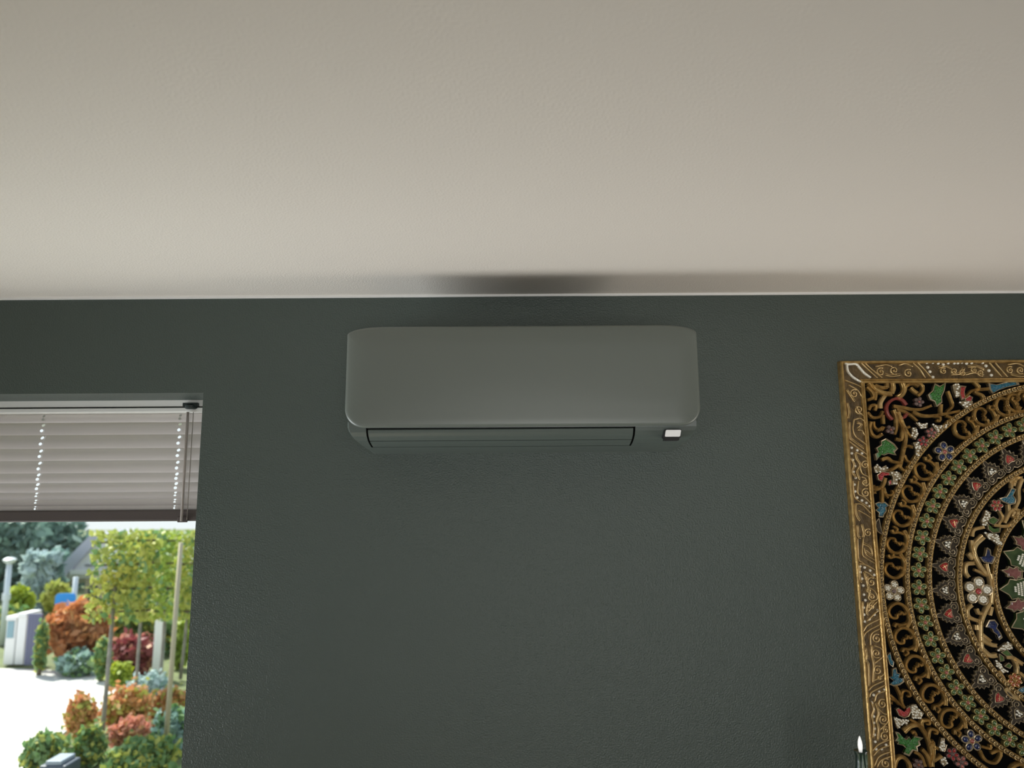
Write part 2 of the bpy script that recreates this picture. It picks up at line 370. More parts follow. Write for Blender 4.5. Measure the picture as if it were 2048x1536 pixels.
# ------------------------------------------------------------------ carved wooden panel
PCX, PCZ, PH = 1.402, ZC - .2225, .5665
RW = .058
panel = empty('carved_relief_panel', (PCX, 0, PCZ - PH), 'gilded carved wooden relief panel with coloured glass inlay hanging on the green wall', 'carving')
WP = -.026                                           # plane on which the carving is measured
def uv(x, y):
    p = onY(x, y, WP); return np.array([p[0] - PCX, p[2] - PCZ])
def Z(img):
    ox, oy, s = img
    return lambda x, y: uv(ox + x / s, oy + y / s)
Z5 = Z((1660, 690, 5.278)); Z6 = Z((1680, 960, 5.296)); Z7 = Z((1680, 1240, 5.19)); Zb = Z((1680, 700, 8.084)); Zc = Z((1690, 870, 8.084))
PXM = .00125
def spline(pts, step=.0035):
    P = [np.array(p, float) for p in pts]; P = [2 * P[0] - P[1]] + P + [2 * P[-1] - P[-2]]; out = []
    for i in range(1, len(P) - 2):
        n = max(2, int(np.linalg.norm(P[i + 1] - P[i]) / step))
        for k in range(n):
            t = k / n; a, b, c, d = P[i - 1:i + 3]
            out.append(.5 * (2 * b + (c - a) * t + (2 * a - 5 * b + 4 * c - d) * t * t + (3 * b - a - 3 * c + d) * t ** 3))
    out.append(P[-2]); return out
def ribbon(mb, pts, w0, w1, z0, z1, mi=0, step=.0035, groove=True, wm=None):
    S = spline(pts, step); k = len(S)
    prof = [(-1, 0), (-1, .72), (-.72, 1), (-.35, .78), (0, .72), (.35, .78), (.72, 1), (1, .72), (1, 0)] if groove else [(-1, 0), (-.85, .6), (-.45, .95), (.45, .95), (.85, .6), (1, 0)]
    n = len(prof); vs = []
    for i, p in enumerate(S):
        t = S[min(i + 1, k - 1)] - S[max(i - 1, 0)]; t /= np.linalg.norm(t) + 1e-12; q = np.array([-t[1], t[0]])
        a = i / (k - 1); w = w0 + (w1 - w0) * a
        if wm: w = w * (1 - 4 * a * (1 - a)) + wm * 4 * a * (1 - a) if False else (w0 * (1 - a) * (1 - 2 * a) + wm * 4 * a * (1 - a) + w1 * a * (2 * a - 1))
        for s, h in prof: vs.append((p[0] + q[0] * s * w, -(z0 + (z1 - z0) * h), p[1] + q[1] * s * w))
    fs = [(i * n + j, i * n + j + 1, (i + 1) * n + j + 1, (i + 1) * n + j) for i in range(k - 1) for j in range(n - 1)]
    fs += [tuple(range(n)), tuple(range((k - 1) * n, k * n))]
    mb.add(vs, fs, mi)
def slab(mb, poly, z0, z1, mi=0, ch=.0):
    P = [np.array(p, float) for p in poly]; n = len(P); c = sum(P) / n
    vs = [(p[0], -z0, p[1]) for p in P] + [(p[0], -(z1 - ch), p[1]) for p in P]
    fs = [(k, (k + 1) % n, n + (k + 1) % n, n + k) for k in range(n)]
    if ch:
        vs += [(c[0] + (p[0] - c[0]) * .82, -z1, c[1] + (p[1] - c[1]) * .82) for p in P]
        fs += [(n + k, n + (k + 1) % n, 2 * n + (k + 1) % n, 2 * n + k) for k in range(n)]
    vs += [(c[0], -z1 - ch * .4, c[1])]; t = 2 * n if ch else n
    fs += [(t + k, t + (k + 1) % n, len(vs) - 1) for k in range(n)]
    mb.add(vs, fs, mi)
def dome(mb, c, r, z, h, mi=0, n=8, sy=1.0, ang=0.0):
    vs = []; fs = []
    ca, sa = math.cos(ang), math.sin(ang)
    for q, hh in ((1, 0), (.86, .55), (.5, .9)):
        for k in range(n):
            a = 2 * math.pi * k / n; x, y = r * q * math.cos(a), r * sy * q * math.sin(a)
            vs.append((c[0] + x * ca - y * sa, -(z + h * hh), c[1] + x * sa + y * ca))
    vs.append((c[0], -(z + h), c[1]))
    for i in range(2):
        for k in range(n): fs.append((i * n + k, i * n + (k + 1) % n, (i + 1) * n + (k + 1) % n, (i + 1) * n + k))
    fs += [(2 * n + k, 2 * n + (k + 1) % n, 3 * n) for k in range(n)]
    mb.add(vs, fs, mi)
def rim(mb, poly, r, z, mi=0, closed=True, n=5, flat=1.0):
    P = list(poly) + ([poly[0]] if closed else [])
    mb.tube([(p[0], -z, p[1]) for p in P], r, n, mi, cap=not closed)
OC = (0, 0, PH)                                      # panel centre in the panel's own frame
def pplace(name, me, u=0, v=0, ang=0, w=0.0, kids=(), label=None, both=True, parent=None):
    """a carved piece and its twin on the opposite half (the design repeats under a half turn)"""
    res = []
    for s in ((1, -1) if both else (1,)):
        o = link(name, me, parent or panel, (s * u, -w, PH + s * v), (0, -ang - (0 if s == 1 else math.pi), 0))
        for kn, km in kids: link(kn, km, o)
        if label: o['label'] = label
        res.append(o)
    return res
# backing, four mitred rails
MB().box(-PH + .01, PH - .01, -.006, -.0005, -PH + .01 + PH, PH - .01 + PH).build('backing_board', M_blackboard, panel)
prof = [(0, .0005), (0, .019), (.002, .0225), (.005, .0225), (.007, .019), (.0085, .0155), (.046, .0155), (.0475, .020), (.0495, .0225), (.0515, .0205), (.0535, .0225), (.0565, .0215), (.058, .018), (.058, .0005)]
def rail_mesh():
    mb = MB(); n = len(prof); vs = []
    for s in (-1, 1):
        for d, w in prof: vs.append((s * (PH - d), -w, PH - d))
    fs = [(k, k + 1, n + k + 1, n + k) for k in range(n - 1)] + [tuple(range(n)), tuple(range(n, 2 * n))]
    mb.add(vs, fs); me = mb.mesh('frame_rail', [M_gold, M_field])
    for p in me.polygons:
        if all(.0150 < -me.vertices[i].co.y < .0160 for i in p.vertices): p.material_index = 1
    return me
rm = rail_mesh(); rails = {}
for nm, a in (('top', 0), ('left', 90), ('bottom', 180), ('right', 270)):
    rails[nm] = link('frame_rail', rm, panel, OC, (0, -math.radians(a), 0))
def rail_parts(strokes, beads, pair, ang, bead_r=.0030, spirals=()):
    mb = MB()
    for st in strokes:
        ribbon(mb, st, .0019, .0013, .013, .0215, groove=False, step=.004)
        Q = [np.array(p) for p in st]; k = len(Q); off = []
        for i in range(k):
            t = Q[min(i + 1, k - 1)] - Q[max(i - 1, 0)]; t /= np.linalg.norm(t) + 1e-9; off.append(Q[i] + .0042 * np.array([-t[1], t[0]]))
        if all(.0085 < PH - max(abs(p[0]), abs(p[1])) < .0455 for p in off): ribbon(mb, off, .0012, .0009, .013, .0190, groove=False, step=.004)
    for (c, r, s) in spirals:
        pts = [np.array(c) + r * (1 - .8 * k / 14) * np.array([math.cos(s * k * .62 + s), math.sin(s * k * .62 + s)]) for k in range(15)]
        ribbon(mb, pts, .0019, .0014, .013, .0215, groove=False, step=.004)
        dome(mb, c, .0028, .0155, .005, n=6)
    me = mb.mesh('relief', M_gold2, True)
    db = MB(); dome(db, (0, 0), bead_r, 0, bead_r * .9); bm_ = db.mesh('bead', M_pearl, True)
    for s, nm in zip((0, 1), pair):
        rl = rails[nm]; base = math.radians(ang)
        # rail objects are turned; express pieces in the rail's own frame
        o = link('relief', me, rl, (0, 0, 0), (0, base, 0)); o['kind'] = 'stuff'
        for b in beads:
            c, sn = math.cos(-base), math.sin(-base)
            link('bead', bm_, rl, (b[0] * c - b[1] * sn, -.0155, b[0] * sn + b[1] * c), (0, 0, 0))
L = lambda zf, *pts: [zf(*p) for p in pts]
left_strokes = [
 L(Zb, (100, 480), (300, 560), (400, 620)), L(Zb, (120, 640), (180, 730), (250, 830)), L(Zb, (130, 850), (160, 1000), (140, 1100)), L(Zb, (160, 560), (300, 640), (380, 760)),
 L(Zb, (250, 1110), (230, 1280), (280, 1400), (420, 1500)), L(Zb, (165, 1160), (170, 1400), (230, 1470), (400, 1590)), L(Zb, (290, 900), (330, 1000), (420, 1070)), L(Zb, (260, 1120), (350, 1100), (440, 1180), (430, 1250)),
 L(Zb, (300, 1180), (360, 1200), (300, 1260)), L(Zb, (310, 1290), (380, 1300), (420, 1380)),
 L(Zc, (90, 100), (180, 170), (400, 330)), L(Zc, (190, 20), (400, 180)), L(Zc, (190, 280), (250, 300), (400, 390)),
 L(Zc, (180, 290), (200, 380), (260, 480), (210, 590), (250, 720)), L(Zc, (110, 380), (160, 480), (130, 600), (200, 690)),
 L(Zc, (260, 500), (300, 620), (400, 680), (410, 780), (360, 830)), L(Zc, (290, 680), (340, 690), (370, 740)),
 L(Zc, (150, 740), (165, 960), (220, 1050), (440, 1190)), L(Zc, (240, 740), (230, 940), (330, 1000), (440, 1100)),
 L(Zc, (180, 1110), (190, 1280), (250, 1390)), L(Zc, (185, 1110), (300, 1130), (440, 1270)), L(Zc, (240, 1220), (350, 1280), (440, 1340)),
 L(Z6, (190, 480), (200, 600), (230, 620)), L(Z6, (200, 620), (210, 830), (240, 870), (390, 960)), L(Z6, (260, 620), (250, 780), (290, 830), (385, 885)), L(Z6, (240, 470), (260, 560), (250, 610)),
 L(Z6, (260, 680), (330, 720), (350, 790), (290, 745)), L(Z6, (270, 720), (290, 790), (380, 850)),
 L(Z6, (215, 890), (290, 900), (395, 960)), L(Z6, (210, 900), (220, 1050), (240, 1090)), L(Z6, (265, 980), (300, 1100), (330, 1240)), L(Z6, (275, 970), (330, 1000), (390, 1050)),
 L(Z6, (300, 1130), (380, 1180), (410, 1260), (330, 1300)), L(Z6, (300, 1500), (360, 1440), (435, 1370)), L(Z6, (250, 1290), (245, 1420), (250, 1500)), L(Z6, (310, 1300), (290, 1400), (310, 1440)), L(Z6, (310, 1400), (360, 1340), (410, 1290)),
 L(Z7, (250, 130), (300, 60), (450, -15)), L(Z7, (270, 270), (260, 170), (320, 110), (455, 40)), L(Z7, (330, 270), (340, 150), (455, 85)),
 L(Z7, (370, 270), (450, 310), (470, 400)), L(Z7, (370, 460), (460, 390)), L(Z7, (270, 300), (285, 380), (275, 430), (300, 460), (310, 700)), L(Z7, (335, 270), (345, 400), (360, 470), (350, 660)),
 L(Z7, (310, 740), (360, 690), (490, 630)), L(Z7, (320, 810), (340, 760), (490, 680)), L(Z7, (370, 860), (400, 780), (500, 740)), L(Z7, (355, 640), (420, 610), (480, 560)),
 L(Z7, (340, 860), (360, 940), (340, 1000), (360, 1120), (350, 1240)), L(Z7, (380, 870), (410, 970), (390, 1050), (410, 1130), (400, 1260)), L(Z7, (410, 930), (470, 980), (515, 990)), L(Z7, (430, 1150), (500, 1080), (520, 1040)),
 L(Z7, (350, 1370), (420, 1300), (545, 1245)), L(Z7, (360, 1420), (430, 1350), (550, 1305)), L(Z7, (370, 1530), (420, 1430), (560, 1370)), L(Z7, (400, 1540), (440, 1470), (560, 1420)),
 L(Z7, (380, 1600), (390, 1700), (380, 1800)), L(Z7, (430, 1560), (420, 1700), (440, 1800)), L(Z7, (420, 1850), (500, 1800), (600, 1760))]
def sp(zf, x, y, r, s=1): return (zf(x, y), r * PXM, s)
left_spir = [sp(Zb, 250, 700, 9), sp(Zb, 330, 960, 9, -1), sp(Zc, 350, 480, 8), sp(Zc, 345, 765, 6, -1), sp(Zc, 355, 935, 9), sp(Z6, 310, 560, 8), sp(Z6, 300, 1050, 4), sp(Z6, 345, 1085, 9), sp(Z6, 320, 1170, 5, -1), sp(Z6, 350, 1240, 8, -1), sp(Z6, 350, 1340, 7),
 sp(Z7, 395, 200, 9), sp(Z7, 390, 350, 9, -1), sp(Z7, 405, 530, 9), sp(Z7, 425, 610, 4), sp(Z7, 455, 880, 9), sp(Z7, 465, 1040, 9, -1), sp(Z7, 490, 1150, 6), sp(Z7, 480, 1220, 9), sp(Z7, 490, 1500, 9), sp(Z7, 500, 1640, 9)]
left_beads = L(Zc, (138, 200), (228, 243), (307, 292), (390, 357), (140, 292), (157, 400), (193, 500), (168, 592), (203, 690), (185, 800), (197, 912), (228, 1012), (305, 1057), (377, 1098), (432, 1150)) \
 + L(Z6, (233, 918), (281, 930), (340, 963), (385, 1010), (237, 980), (255, 1050), (268, 1123), (275, 1220), (290, 1280), (272, 1357), (277, 1433), (283, 1506), (332, 1483), (387, 1433), (421, 1389)) \
 + L(Z7, (487, 733), (430, 758), (371, 790), (352, 870), (370, 935), (372, 1013), (373, 1080), (380, 1140), (380, 1205), (388, 1278), (397, 1355), (453, 1352), (502, 1312), (541, 1283))
rail_parts(left_strokes, left_beads, ('left', 'right'), 90, .0035, left_spir)
top_strokes = [L(Zb, (360, 200), (500, 330), (620, 440)), L(Zb, (420, 200), (540, 310), (700, 440)), L(Zb, (1270, 190), (1380, 300), (1500, 440)), L(Zb, (1200, 200), (1320, 310), (1400, 440)), L(Zb, (600, 260), (760, 230), (860, 260)), L(Zb, (760, 400), (860, 420), (1000, 400)), L(Zb, (980, 240), (1080, 210), (1200, 260)),
 L(Z5, (1170, 240), (1230, 220), (1300, 250)), L(Z5, (1300, 310), (1390, 300), (1440, 240)), L(Z5, (1480, 230), (1560, 220), (1640, 260)), L(Z5, (1450, 310), (1530, 290), (1640, 310)), L(Z5, (1700, 180), (1770, 260), (1830, 330)), L(Z5, (1760, 180), (1820, 250), (1890, 330)), L(Z5, (1900, 200), (2000, 190), (2100, 240)), L(Z5, (1930, 310), (2040, 330), (2140, 290)), L(Z5, (2150, 190), (2250, 260), (2300, 330)),
 L(Z5, (2300, 190), (2400, 230), (2500, 200)), L(Z5, (2350, 310), (2450, 290), (2560, 320))]
top_spir = [sp(Zb, 680, 345, 9), sp(Zb, 900, 320, 9, -1), sp(Zb, 1130, 370, 9), sp(Z5, 1215, 270, 7), sp(Z5, 1330, 270, 7, -1), sp(Z5, 1420, 290, 7), sp(Z5, 1540, 260, 7), sp(Z5, 1610, 290, 7, -1), sp(Z5, 1920, 260, 8), sp(Z5, 2030, 260, 8, -1), sp(Z5, 2130, 270, 8), sp(Z5, 2350, 260, 8), sp(Z5, 2480, 260, 8, -1)]
top_beads = L(Z5, (1041, 177), (1055, 228), (1078, 275), (1110, 333), (1107, 177), (1166, 185), (1220, 200), (1270, 182), (1335, 183), (1372, 182), (1417, 175), (1467, 187), (1520, 180), (1568, 170), (1635, 178), (1672, 213), (1703, 263), (1730, 312))
rail_parts(top_strokes, top_beads, ('top', 'bottom'), 0, .0042, top_spir)
for k, chain in enumerate([L(Z5, (165, 175), (200, 195), (290, 195), (330, 235), (380, 290), (440, 335)), L(Z5, (195, 200), (205, 270), (250, 325), (300, 360), (355, 390))]):
    S = spline(chain, .0001); acc = 0; last = None; mb = MB()
    for p in S:
        if last is None or np.linalg.norm(p - last) > .0031: dome(mb, p, .0033, .0155, .006, n=7); last = p
    for o in pplace('bead_chain', mb.mesh('bead_chain', M_pearl, True), label='chain of pale beads on the frame corner'): o['kind'] = 'stuff'

# ring bands with a running coil along each
def ring_band(r0, r1, nco):
    mb = MB(); n = 192; prof = [(r0, .006), (r0, .015), (r0 + .0015, .0175), (r0 + .0035, .0155), ((r0 + r1) / 2, .0150), (r1 - .0035, .0155), (r1 - .0015, .0175), (r1, .015), (r1, .006)]
    m = len(prof); vs = []
    for k in range(n):
        a = 2 * math.pi * k / n
        for r, w in prof: vs.append((r * math.cos(a), -w, r * math.sin(a)))
    mb.add(vs, [(k * m + j, k * m + j + 1, ((k + 1) % n) * m + j + 1, ((k + 1) % n) * m + j) for k in range(n) for j in range(m - 1)])
    o = mb.build('ring_band', [M_gold, M_field], panel, OC, smooth=True, ang=40)
    for p in o.data.polygons:
        if all(.0149 < -o.data.vertices[i].co.y < .0156 and abs(math.hypot(o.data.vertices[i].co.x, o.data.vertices[i].co.z) - (r0 + r1) / 2) < (r1 - r0) / 2 - .002 for i in p.vertices): p.material_index = 1
    mb = MB(); rm_ = (r0 + r1) / 2; hw = (r1 - r0) / 2
    for k in range(nco):
        a = 2 * math.pi * k / nco; sg = 1 if math.sin(a) > 0 else -1
        cx_, cy_ = rm_ * math.cos(a), rm_ * math.sin(a); er = np.array([math.cos(a), math.sin(a)]); et = np.array([-er[1], er[0]]) * sg
        pts = []
        for q in range(9):
            th = q * .72; rr = hw * (.92 - .075 * q); pts.append(np.array([cx_, cy_]) + er * rr * math.cos(th) * .95 + et * rr * math.sin(th) * 1.05)
        mb.tube([(p[0], -.0172, p[1]) for p in pts], .0012, 4, 0, cap=False)
        dome(mb, (cx_, cy_), hw * .3, .0150, .003, n=5)
    c = mb.build('coil_relief', M_gold2, o, smooth=True); c['kind'] = 'stuff'
RA, RB, RC_, RD, RE = [(-uv(x, 1181)[0]) for x in (1768.2, 1820.5, 1865, 1926, 1996.5)]
BWd = .0068
for r, w in ((RA, .0070), (RB, .0068), (RC_, .0066), (RD, .0066), (RE, .0064)): ring_band(r - w, r + w, int(2 * math.pi * r / .0138))

def polar(u, v): return math.hypot(u, v), math.atan2(v, u)
# inset flowers -------------------------------------------------------------
def flower_meshes(R, n, prr, rimm, petm, cenm, petal_beads=None, seed=0, sq=.78):
    rnd = random.Random(seed); a0 = rnd.random() * 6.28
    base = MB(); pet = MB(); cen = MB(); ol = []
    for k in range(n * 8):
        a = a0 + 2 * math.pi * k / (n * 8); kq = R * (.50 + .50 * abs(math.cos(n * (a - a0) / 2)) ** .6); ol.append((kq * math.cos(a), kq * math.sin(a)))
    slab(base, ol, .006, .0165)
    for k in range(n):
        a = a0 + 2 * math.pi * k / n; c = (R * .62 * math.cos(a), R * .62 * math.sin(a)); rr = R * prr
        loop = [(c[0] + rr * math.cos(q) * math.cos(a) - rr * sq * math.sin(q) * math.sin(a), c[1] + rr * math.cos(q) * math.sin(a) + rr * sq * math.sin(q) * math.cos(a)) for q in [2 * math.pi * j / 10 for j in range(10)]]
        rim(base, loop, R * .062, .0175)
        if petal_beads:
            for j in range(petal_beads):
                q = 2 * math.pi * j / (petal_beads - 1); d = rr * .52 if j < petal_beads - 1 else 0
                dome(pet, (c[0] + d * math.cos(q), c[1] + d * math.sin(q) * sq), rr * .27, .0165, .0045, n=6)
        else: dome(pet, c, rr * .88, .0162, .0042, n=10, sy=sq, ang=a)
    dome(cen, (0, 0), R * .24, .0165, .005, n=8)
    cl = [(R * .24 * math.cos(q), R * .24 * math.sin(q)) for q in [2 * math.pi * j / 10 for j in range(10)]]
    rim(base, cl, R * .05, .0175)
    return base.mesh('flower', rimm, True, 35), pet.mesh('petal_inlay', petm, True, 50), cen.mesh('flower_centre', cenm, True)
gv = [flower_meshes(.0192, 5, .37, M_olive, M_gpetal, M_pink, seed=s) for s in range(6)]
NG = 64; rg = (RB + RC_) / 2
for k in range(NG):
    a = math.pi + 2 * math.pi * (k + .0) / NG - .012; b, p, c = gv[(k * 7) % 6]
    pplace('green_flower', b, rg * math.cos(a), rg * math.sin(a), 0, 0, (('petal_inlay', p), ('flower_centre', c)), both=False)
# serrated palmettes with jewels --------------------------------------------
half = [(q[0] * 1.1, q[1] * 1.1) for q in [(25, 0), (19, 3.2), (13.5, 3.6), (14, 9.2), (8.5, 8.0), (8, 14.2), (2.5, 11.8), (-.5, 17.2), (-5, 14), (-9.5, 18.6), (-13, 17), (-17.5, 17.5), (-19, 12), (-18.5, 5), (-15, .6)]]
ol = [(x * PXM, y * PXM) for x, y in half] + [(x * PXM, -y * PXM) for x, y in half[::-1][0:-1]]
pb = MB(); slab(pb, ol, .006, .0145); rim(pb, ol, .0010, .0155)
jew = [(11.5, 0), (5, 6), (-2, 9.5), (-7, 8), (-5, 0), (-7, -8), (-2, -9.5), (5, -6)]; jew = [(x * PXM, y * PXM) for x, y in jew]
rim(pb, jew, .0011, .0162)
for s in (1, -1):
    sp_ = [(-12.5 * PXM + r * math.cos(t), s * (10.5 * PXM + r * math.sin(t))) for t, r in [(k * .55, PXM * (6.2 - .36 * k)) for k in range(13)]]
    rim(pb, sp_, .0010, .0160, closed=False)
pm = pb.mesh('palmette', [M_palmrim], True, 35)
pb2 = MB(); slab(pb2, [(x * .97, y * .97) for x, y in ol], .0065, .0156); palm_fill = pb2.mesh('leaf_field', M_palm)
jr = MB(); slab(jr, [(x * .86 + .0003, y * .86) for x, y in jew], .010, .0185, ch=.002); jred = jr.mesh('ruby_inlay', M_red)
jx = MB(); jx.tube([(-.004, -.0195, -.005), (.006, -.0195, .002)], .0006, 4).tube([(.004, -.0193, -.004), (-.003, -.0193, .006)], .0006, 4); jcross = jx.mesh('inlay_wire', M_gold2)
def whites(seed):
    rnd = random.Random(seed); m = MB()
    for p in ((2, 2.5), (-2.5, 4.6), (-1.5, -.3), (3.2, -2.6), (-2.8, -4.8)): dome(m, ((p[0] + rnd.uniform(-.6, .6)) * PXM, (p[1] + rnd.uniform(-.6, .6)) * PXM), .0029, .0152, .0045, n=7)
    return m.mesh('white_inlay', M_pearl, True)
wv = [whites(s) for s in range(3)]
rp = (RC_ + RD) / 2 + .0005
for k in range(40):
    a = math.pi + 2 * math.pi * k / 40 + .004
    kids = [('leaf_field', palm_fill)] + ([('white_inlay', wv[k % 3])] if k % 2 == 0 else [('ruby_inlay', jred), ('inlay_wire', jcross)])
    pplace('palmette', pm, rp * math.cos(a), rp * math.sin(a), a, 0, kids, both=False)
# C-scrolls between the two outer bands --------------------------------------
def to_mesh(strokes, name, m=M_gold, tops=(.007, .018), **k):
    mb = MB()
    for st in strokes: ribbon(mb, st[0], st[1], st[2], tops[0], tops[1] + (st[3] if len(st) > 3 else 0), **k)
    return mb.mesh(name, m, True, 40)
def scroll(sgn):
    c = lambda pts: [np.array([o * PXM, sgn * t * PXM]) for o, t in pts]
    return to_mesh([(c([(-11, 30), (-19, 18), (-20, 6), (-15, -9), (-2, -17), (11, -13), (18, -3), (14, 8), (5, 10), (2, 4)]), 3.9 * PXM, 2.4 * PXM, .001),
                    (c([(-17, 2), (-10, 5), (-7, 0), (-4, 4), (1, 3)]), 2.8 * PXM, 2.2 * PXM), (c([(-14, 22), (-2, 24), (8, 21), (12, 26)]), 2.2 * PXM, 3.0 * PXM), (c([(4, 22), (2, 30), (10, 33)]), 2.6 * PXM, 2.2 * PXM)], 'scroll', step=.003)
scu, scd = scroll(-1), scroll(1)
rs = (RA + RB) / 2
def put_scroll(x, y):
    p = uv(x, y); a = math.atan2(p[1], p[0]); me = scu if p[1] > 0 else scd
    pplace('scroll', me, rs * math.cos(a), rs * math.sin(a), a)
for q in [(1855.8, 944), (1832, 988.7), (1812.5, 1036), (1800.8, 1090), (1793, 1139), (1801, 1226), (1815, 1275), (1838, 1331), (1869, 1390), (1906, 1440), (1933, 860), (1973, 836), (2014, 812)]: put_scroll(*q)
for a in (106, 98, 242.5, 250.5, 258.5):
    pplace('scroll', scu if a < 180 else scd, rs * math.cos(math.radians(a)), rs * math.sin(math.radians(a)), math.radians(a))
wf = flower_meshes(.0255, 5, .36, M_palmrim, M_pearl, M_plum, petal_beads=6, seed=5, sq=.9)
nf = flower_meshes(.0250, 5, .37, M_palmrim, M_navy, M_pink, seed=9, sq=.85)
for (x, y), fm in (((1791, 1183), wf), ((1893, 903), nf), ((1948, 1484), nf)):
    p = uv(x, y); pplace('white_flower' if fm is wf else 'navy_flower', fm[0], p[0], p[1], 0, .001, (('petal_inlay', fm[1]), ('flower_centre', fm[2])))
pplace('white_flower', wf[0], 0, rs, 0, .001, (('petal_inlay', wf[1]), ('flower_centre', wf[2])))
# traced vines and inlaid leaves ----------------------------------------------
def S(zf, w, *pts, e=None): return (L(zf, *pts), w * PXM * .66, (e or w) * PXM * .66)
def vine(strokes, m=M_gold, both=True): 
    for st in strokes: pplace('vine', to_mesh([st], 'vine', m, step=.004), both=both)
def leaf(name, zf, poly, m, beads=0, rimm=M_palmrim, both=True, seed=1):
    P = [np.array(p) for p in L(zf, *poly)]; b = MB(); slab(b, P, .006, .0160); rim(b, P, .0011, .0165)
    c = sum(P) / len(P); g = MB()
    kids = []
    if beads:
        rnd = random.Random(seed); lo = np.min(P, 0); hi = np.max(P, 0); placed = []
        for _ in range(900):
            q = lo + (hi - lo) * np.array([rnd.random(), rnd.random()])
            ins = False; j = len(P) - 1
            for i in range(len(P)):
                if (P[i][1] > q[1]) != (P[j][1] > q[1]) and q[0] < (P[j][0] - P[i][0]) * (q[1] - P[i][1]) / (P[j][1] - P[i][1]) + P[i][0]: ins = not ins
                j = i
            if ins and all(np.linalg.norm(q - t) > .0040 for t in placed): placed.append(q)
            if len(placed) >= beads: break
        for q in placed: dome(g, q, .0025, .0162, .004, n=6)
        kids = [('white_inlay', g.mesh('white_inlay', M_pearl, True))]; base = M_palm
    else:
        slab(g, [c + (p - c) * .88 for p in P], .010, .0175, ch=.0015); kids = [('glass_inlay', g.mesh('glass_inlay', m))]
    return pplace(name, b.mesh(name, rimm, True, 35), kids=kids, both=both)
def small_flower(zf, x, y, r, rimm, petm, cenm, n=5, seed=3):
    p = zf(x, y); fm = flower_meshes(r, n, .38, rimm, petm, cenm, seed=seed); pplace('small_flower', fm[0], p[0], p[1], 0, 0, (('petal_inlay', fm[1]), ('flower_centre', fm[2])))
# upper left corner
vine([S(Zb, 5, (470, 590), (560, 680), (570, 760), (480, 800)), S(Zb, 5, (520, 540), (610, 680), (600, 800)), S(Zb, 8, (490, 520), (640, 640), (760, 690), (880, 700)), S(Zb, 6, (600, 560), (720, 600), (800, 590)), S(Zb, 6, (790, 490), (800, 600)),
 S(Zb, 8, (870, 490), (900, 600), (870, 690)), S(Zb, 8, (1040, 490), (1080, 620), (1030, 720), (960, 760)), S(Zb, 5, (1100, 590), (1170, 520), (1290, 520), (1370, 570), (1370, 660), (1300, 730)), S(Zb, 6, (1180, 600), (1230, 650), (1290, 690)),
 S(Zb, 5, (480, 1000), (560, 1080), (680, 1070), (730, 980), e=4), S(Zb, 5, (500, 960), (540, 890), (620, 890), (600, 970)), S(Zb, 5, (730, 1040), (740, 1190)), S(Zb, 5, (540, 1150), (520, 1250), (560, 1360), (640, 1400), (720, 1350)), S(Zb, 4, (580, 1150), (590, 1230), (650, 1290)), S(Zb, 5, (700, 1290), (740, 1240), (640, 1300)),
 S(Zb, 6, (900, 900), (1050, 920), (1200, 950), (1350, 950), (1520, 890), e=4), S(Zb, 6, (960, 950), (1100, 1000), (1200, 1060), (1290, 1140), e=3), S(Zb, 6, (900, 960), (940, 1080), (950, 1250), (920, 1360), e=4), S(Zb, 6, (960, 1000), (1010, 1150), (1050, 1250), (1030, 1440), (940, 1430), e=5), S(Zb, 4, (1040, 1160), (1100, 1250), (1170, 1230)),
 S(Z5, 6, (740, 700), (800, 850), (825, 980), (795, 1150), (760, 1300), e=5), S(Z5, 4, (820, 870), (850, 930), (890, 970)), S(Z5, 4, (800, 1090), (850, 1060), (900, 1080)), S(Z5, 4, (810, 1160), (840, 1220), (900, 1240), e=3), S(Z5, 4, (790, 1240), (690, 1230), (630, 1190), (570, 1210), e=6), S(Z5, 5, (760, 1280), (800, 1320), (850, 1310), (830, 1280), e=3), S(Z5, 5, (755, 1260), (700, 1300), (640, 1320)),
 S(Z5, 6, (900, 700), (1000, 740), (1130, 740), (1300, 710), (1400, 690), e=4), S(Z5, 4, (1130, 750), (1190, 760), (1180, 800), (1150, 790)), S(Z5, 4, (1250, 740), (1320, 770), (1290, 820), (1265, 790)), S(Z5, 5, (1200, 620), (1195, 740)), S(Z5, 4, (1270, 480), (1300, 560), (1320, 640), (1260, 700)), S(Z5, 5, (1540, 370), (1600, 440), (1560, 490), (1640, 530), (1650, 610)), S(Z5, 5, (1560, 470), (1640, 460), (1720, 455)), S(Z5, 4, (1440, 560), (1520, 480), (1560, 470)), S(Z5, 5, (840, 420), (900, 400), (960, 430)),
 S(Z5, 4, (440, 1450), (470, 1500), (530, 1500)), S(Z5, 4, (1700, 400), (1690, 360)), S(Z5, 5, (2010, 530), (2040, 490), (2100, 480))])
vine([S(Zb, 6, (770, 720), (720, 790), (690, 850), (690, 935), e=7)], M_gold2)
ringp = L(Zb, (1110, 880), (1040, 800), (950, 775), (860, 810), (800, 880), (788, 960), (820, 1050), (885, 1115)); mb = MB(); ribbon(mb, ringp, 3.1 * PXM, 2.6 * PXM, .007, .0195, groove=True)
pplace('red_crescent', mb.mesh('red_crescent', M_pink, True, 40)); mb = MB(); ribbon(mb, L(Zb, (1120, 1010), (1085, 1075), (1015, 1105)), 3 * PXM, 2.4 * PXM, .007, .0185); pplace('red_crescent', mb.mesh('red_crescent', M_pink, True, 40))
leaf('green_leaf', Z5, [(1060, 520), (1110, 475), (1130, 400), (1185, 430), (1245, 390), (1230, 470), (1200, 540), (1205, 600), (1150, 645), (1130, 590), (1080, 570)], M_green)
